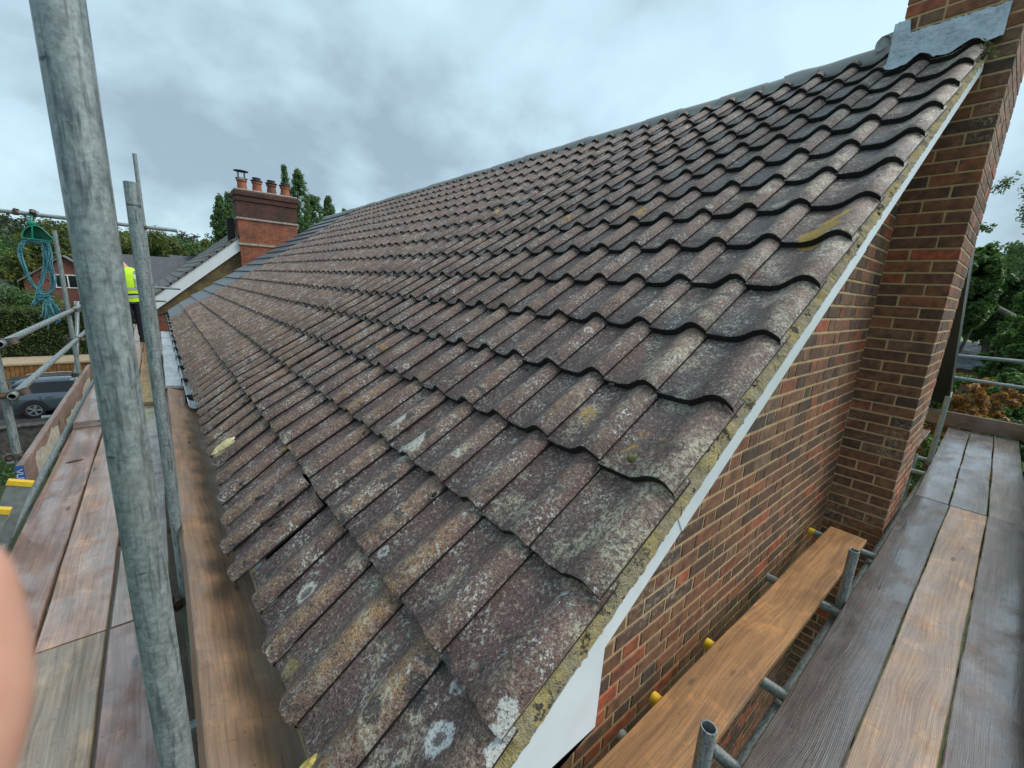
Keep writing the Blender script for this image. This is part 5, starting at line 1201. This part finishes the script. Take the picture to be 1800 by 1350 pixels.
body = skin_obj('body', [
    [((0, 0, .95), .13), ((0, .0, 1.15), .125), ((0, .01, 1.38), .15), ((-.01, .02, 1.52), .07), ((-.06, .05, 1.60), .058), ((-.13, .09, 1.68), .088), ((-.15, .10, 1.77), .082)],
    [((0, .01, 1.38), .15), ((.19, .0, 1.42), .06), ((.25, .02, 1.16), .044), ((.20, .14, .95), .034), ((.18, .20, .88), .03)],
    [((0, .01, 1.38), .15), ((-.19, .0, 1.42), .06), ((-.26, .08, 1.18), .044), ((-.22, .26, 1.08), .034), ((-.20, .33, 1.08), .03)],
    [((0, 0, .95), .13), ((.09, 0, .88), .085), ((.10, .02, .48), .055), ((.11, -.02, .10), .042), ((.11, .08, .05), .038)],
    [((0, 0, .95), .13), ((-.09, 0, .88), .085), ((-.11, .04, .48), .055), ((-.10, .0, .10), .042), ((-.10, .10, .05), .038)]], SKIN, wk)
def loft(rings, m, name, parent, smooth=60, n=20):
    mb = MB(); rows = []
    for (cx, cy, z, a, b) in rings: rows.append([(cx + a * math.cos(2 * math.pi * i / n), cy + b * math.sin(2 * math.pi * i / n), z + .006 * math.sin(i * 1.9 + z * 9)) for i in range(n)])
    mb.grid(rows, closed=True); return part(name, mb, m, parent, smooth=smooth, world=False)
vest = loft([(0, 0, .86, .185, .145), (0, 0, .90, .195, .15), (0, 0, 1.05, .19, .148), (0, .0, 1.20, .20, .152), (0, .005, 1.36, .225, .155), (0, .01, 1.45, .215, .135), (0, .015, 1.52, .13, .10), (-.01, .02, 1.56, .075, .075)], HV, 'vest', wk)
for z in (.94, 1.10):
    lo = 0.197 if z < 1 else .199
    loft([(0, 0, z, lo, .156), (0, 0, z + .055, lo + .001, .157)], REF, 'reflective_band', vest)
loft([(0, 0, 1.0, .198, .156), (0, 0, 1.03, .199, .157)], NAVY, 'dark_band', vest)
for sx in (-1, 1):
    mb = MB(); mb.grid([[(sx * .10 + dx_, -.157 if z < 1.4 else -.125, z) for dx_ in (-.028, .028)] for z in np.linspace(1.16, 1.50, 5)]); part('brace_tape', mb, REF, vest, world=False)
    loft([(sx * .20, .0, 1.44, .085, .085), (sx * .235, .01, 1.34, .075, .078), (sx * .25, .02, 1.22, .066, .068)], HV, 'sleeve', wk)
    loft([(sx * .10, .06 if sx > 0 else .08, .0, .055, .135), (sx * .10, .06 if sx > 0 else .08, .06, .055, .13), (sx * .105, .0, .12, .056, .07), (sx * .105, .0, .2, .056, .062)], BOOT, 'boot', wk)
tr = loft([(0, 0, .82, .178, .138), (0, 0, .95, .185, .142), (0, 0, 1.0, .17, .13)], NAVY, 'trousers', wk)
for sx in (-1, 1): loft([(sx * .108, .0, .14, .074, .078), (sx * .108, .02, .46, .082, .088), (sx * .095, .0, .72, .098, .115), (sx * .075, .0, .90, .105, .125)], NAVY, 'trouser_leg', tr)
loft([(-.15, .10, 1.72, .118, .135), (-.152, .10, 1.78, .115, .130), (-.155, .10, 1.84, .09, .10), (-.157, .10, 1.865, .03, .035)], HELM, 'helmet', wk)
# ---------------------------------------------------------------- photographer's hand, one finger across the lens edge
hand_o = c2w(-.10, .17, -.01)
hd_ = thing('person', tuple(hand_o), 'pink blurred finger intruding at the lower left edge of the picture', 'person')
def L(x, y, z): return tuple(c2w(x, y, z) - hand_o)
W_ = L(-.105, .165, -.012)
def fg(mcp, pip, dip, tip, r0): return [(W_, .022), (L(*mcp), .0135 if r0 > .0085 else .012), (L(*pip), r0), (L(*dip), r0 * .95), (L(*tip), r0 * .74)]
skin_obj('hand', [
    [(L(-.17, .36, -.07), .036), (L(-.14, .27, -.045), .033), (W_, .022)],
    fg((-.082, .095, .016), (-.0660, .060, .0375), (-.0600, .0345, .0425), (-.0612, .0155, .0420), .0098),
    fg((-.098, .098, .004), (-.090, .062, .026), (-.088, .036, .030), (-.089, .016, .030), .0094),
    fg((-.112, .104, -.010), (-.112, .070, .012), (-.112, .044, .016), (-.114, .025, .016), .009),
    fg((-.124, .116, -.024), (-.128, .088, -.006), (-.130, .068, -.002), (-.132, .052, -.001), .008),
    [(W_, .022), (L(-.080, .135, -.035), .014), (L(-.062, .105, -.046), .011), (L(-.054, .078, -.046), .0095)]], SKIN, hd_, sub=3)
NAIL = m_simple('finger_nail', (0.72, 0.45, 0.38), .25)
for tip, dip in (((-.0598, .0165, .0420), (-.0597, .0345, .0425)), ((-.089, .016, .030), (-.088, .036, .030))):
    mb = MB(); rows = []
    for i in range(6):
        t = i / 5
        rows.append([Vector(L(tip[0] + q * .0052, tip[1] - .002 + t * .011, tip[2] - .0072 - .0016 * math.cos(q * 1.5) + .0006 * t)) for q in np.linspace(-1, 1, 6)])
    mb.grid(rows); part('finger_nail', mb, NAIL, hd_, world=False, smooth=60)
loftc = MB(); loftc.sweep([c2w(-.15, .30, -.052), c2w(-.18, .39, -.078), c2w(-.23, .55, -.12)], [.042, .05, .058], 16, caps=False); part('sleeve', loftc, NAVY, hd_, smooth=60)
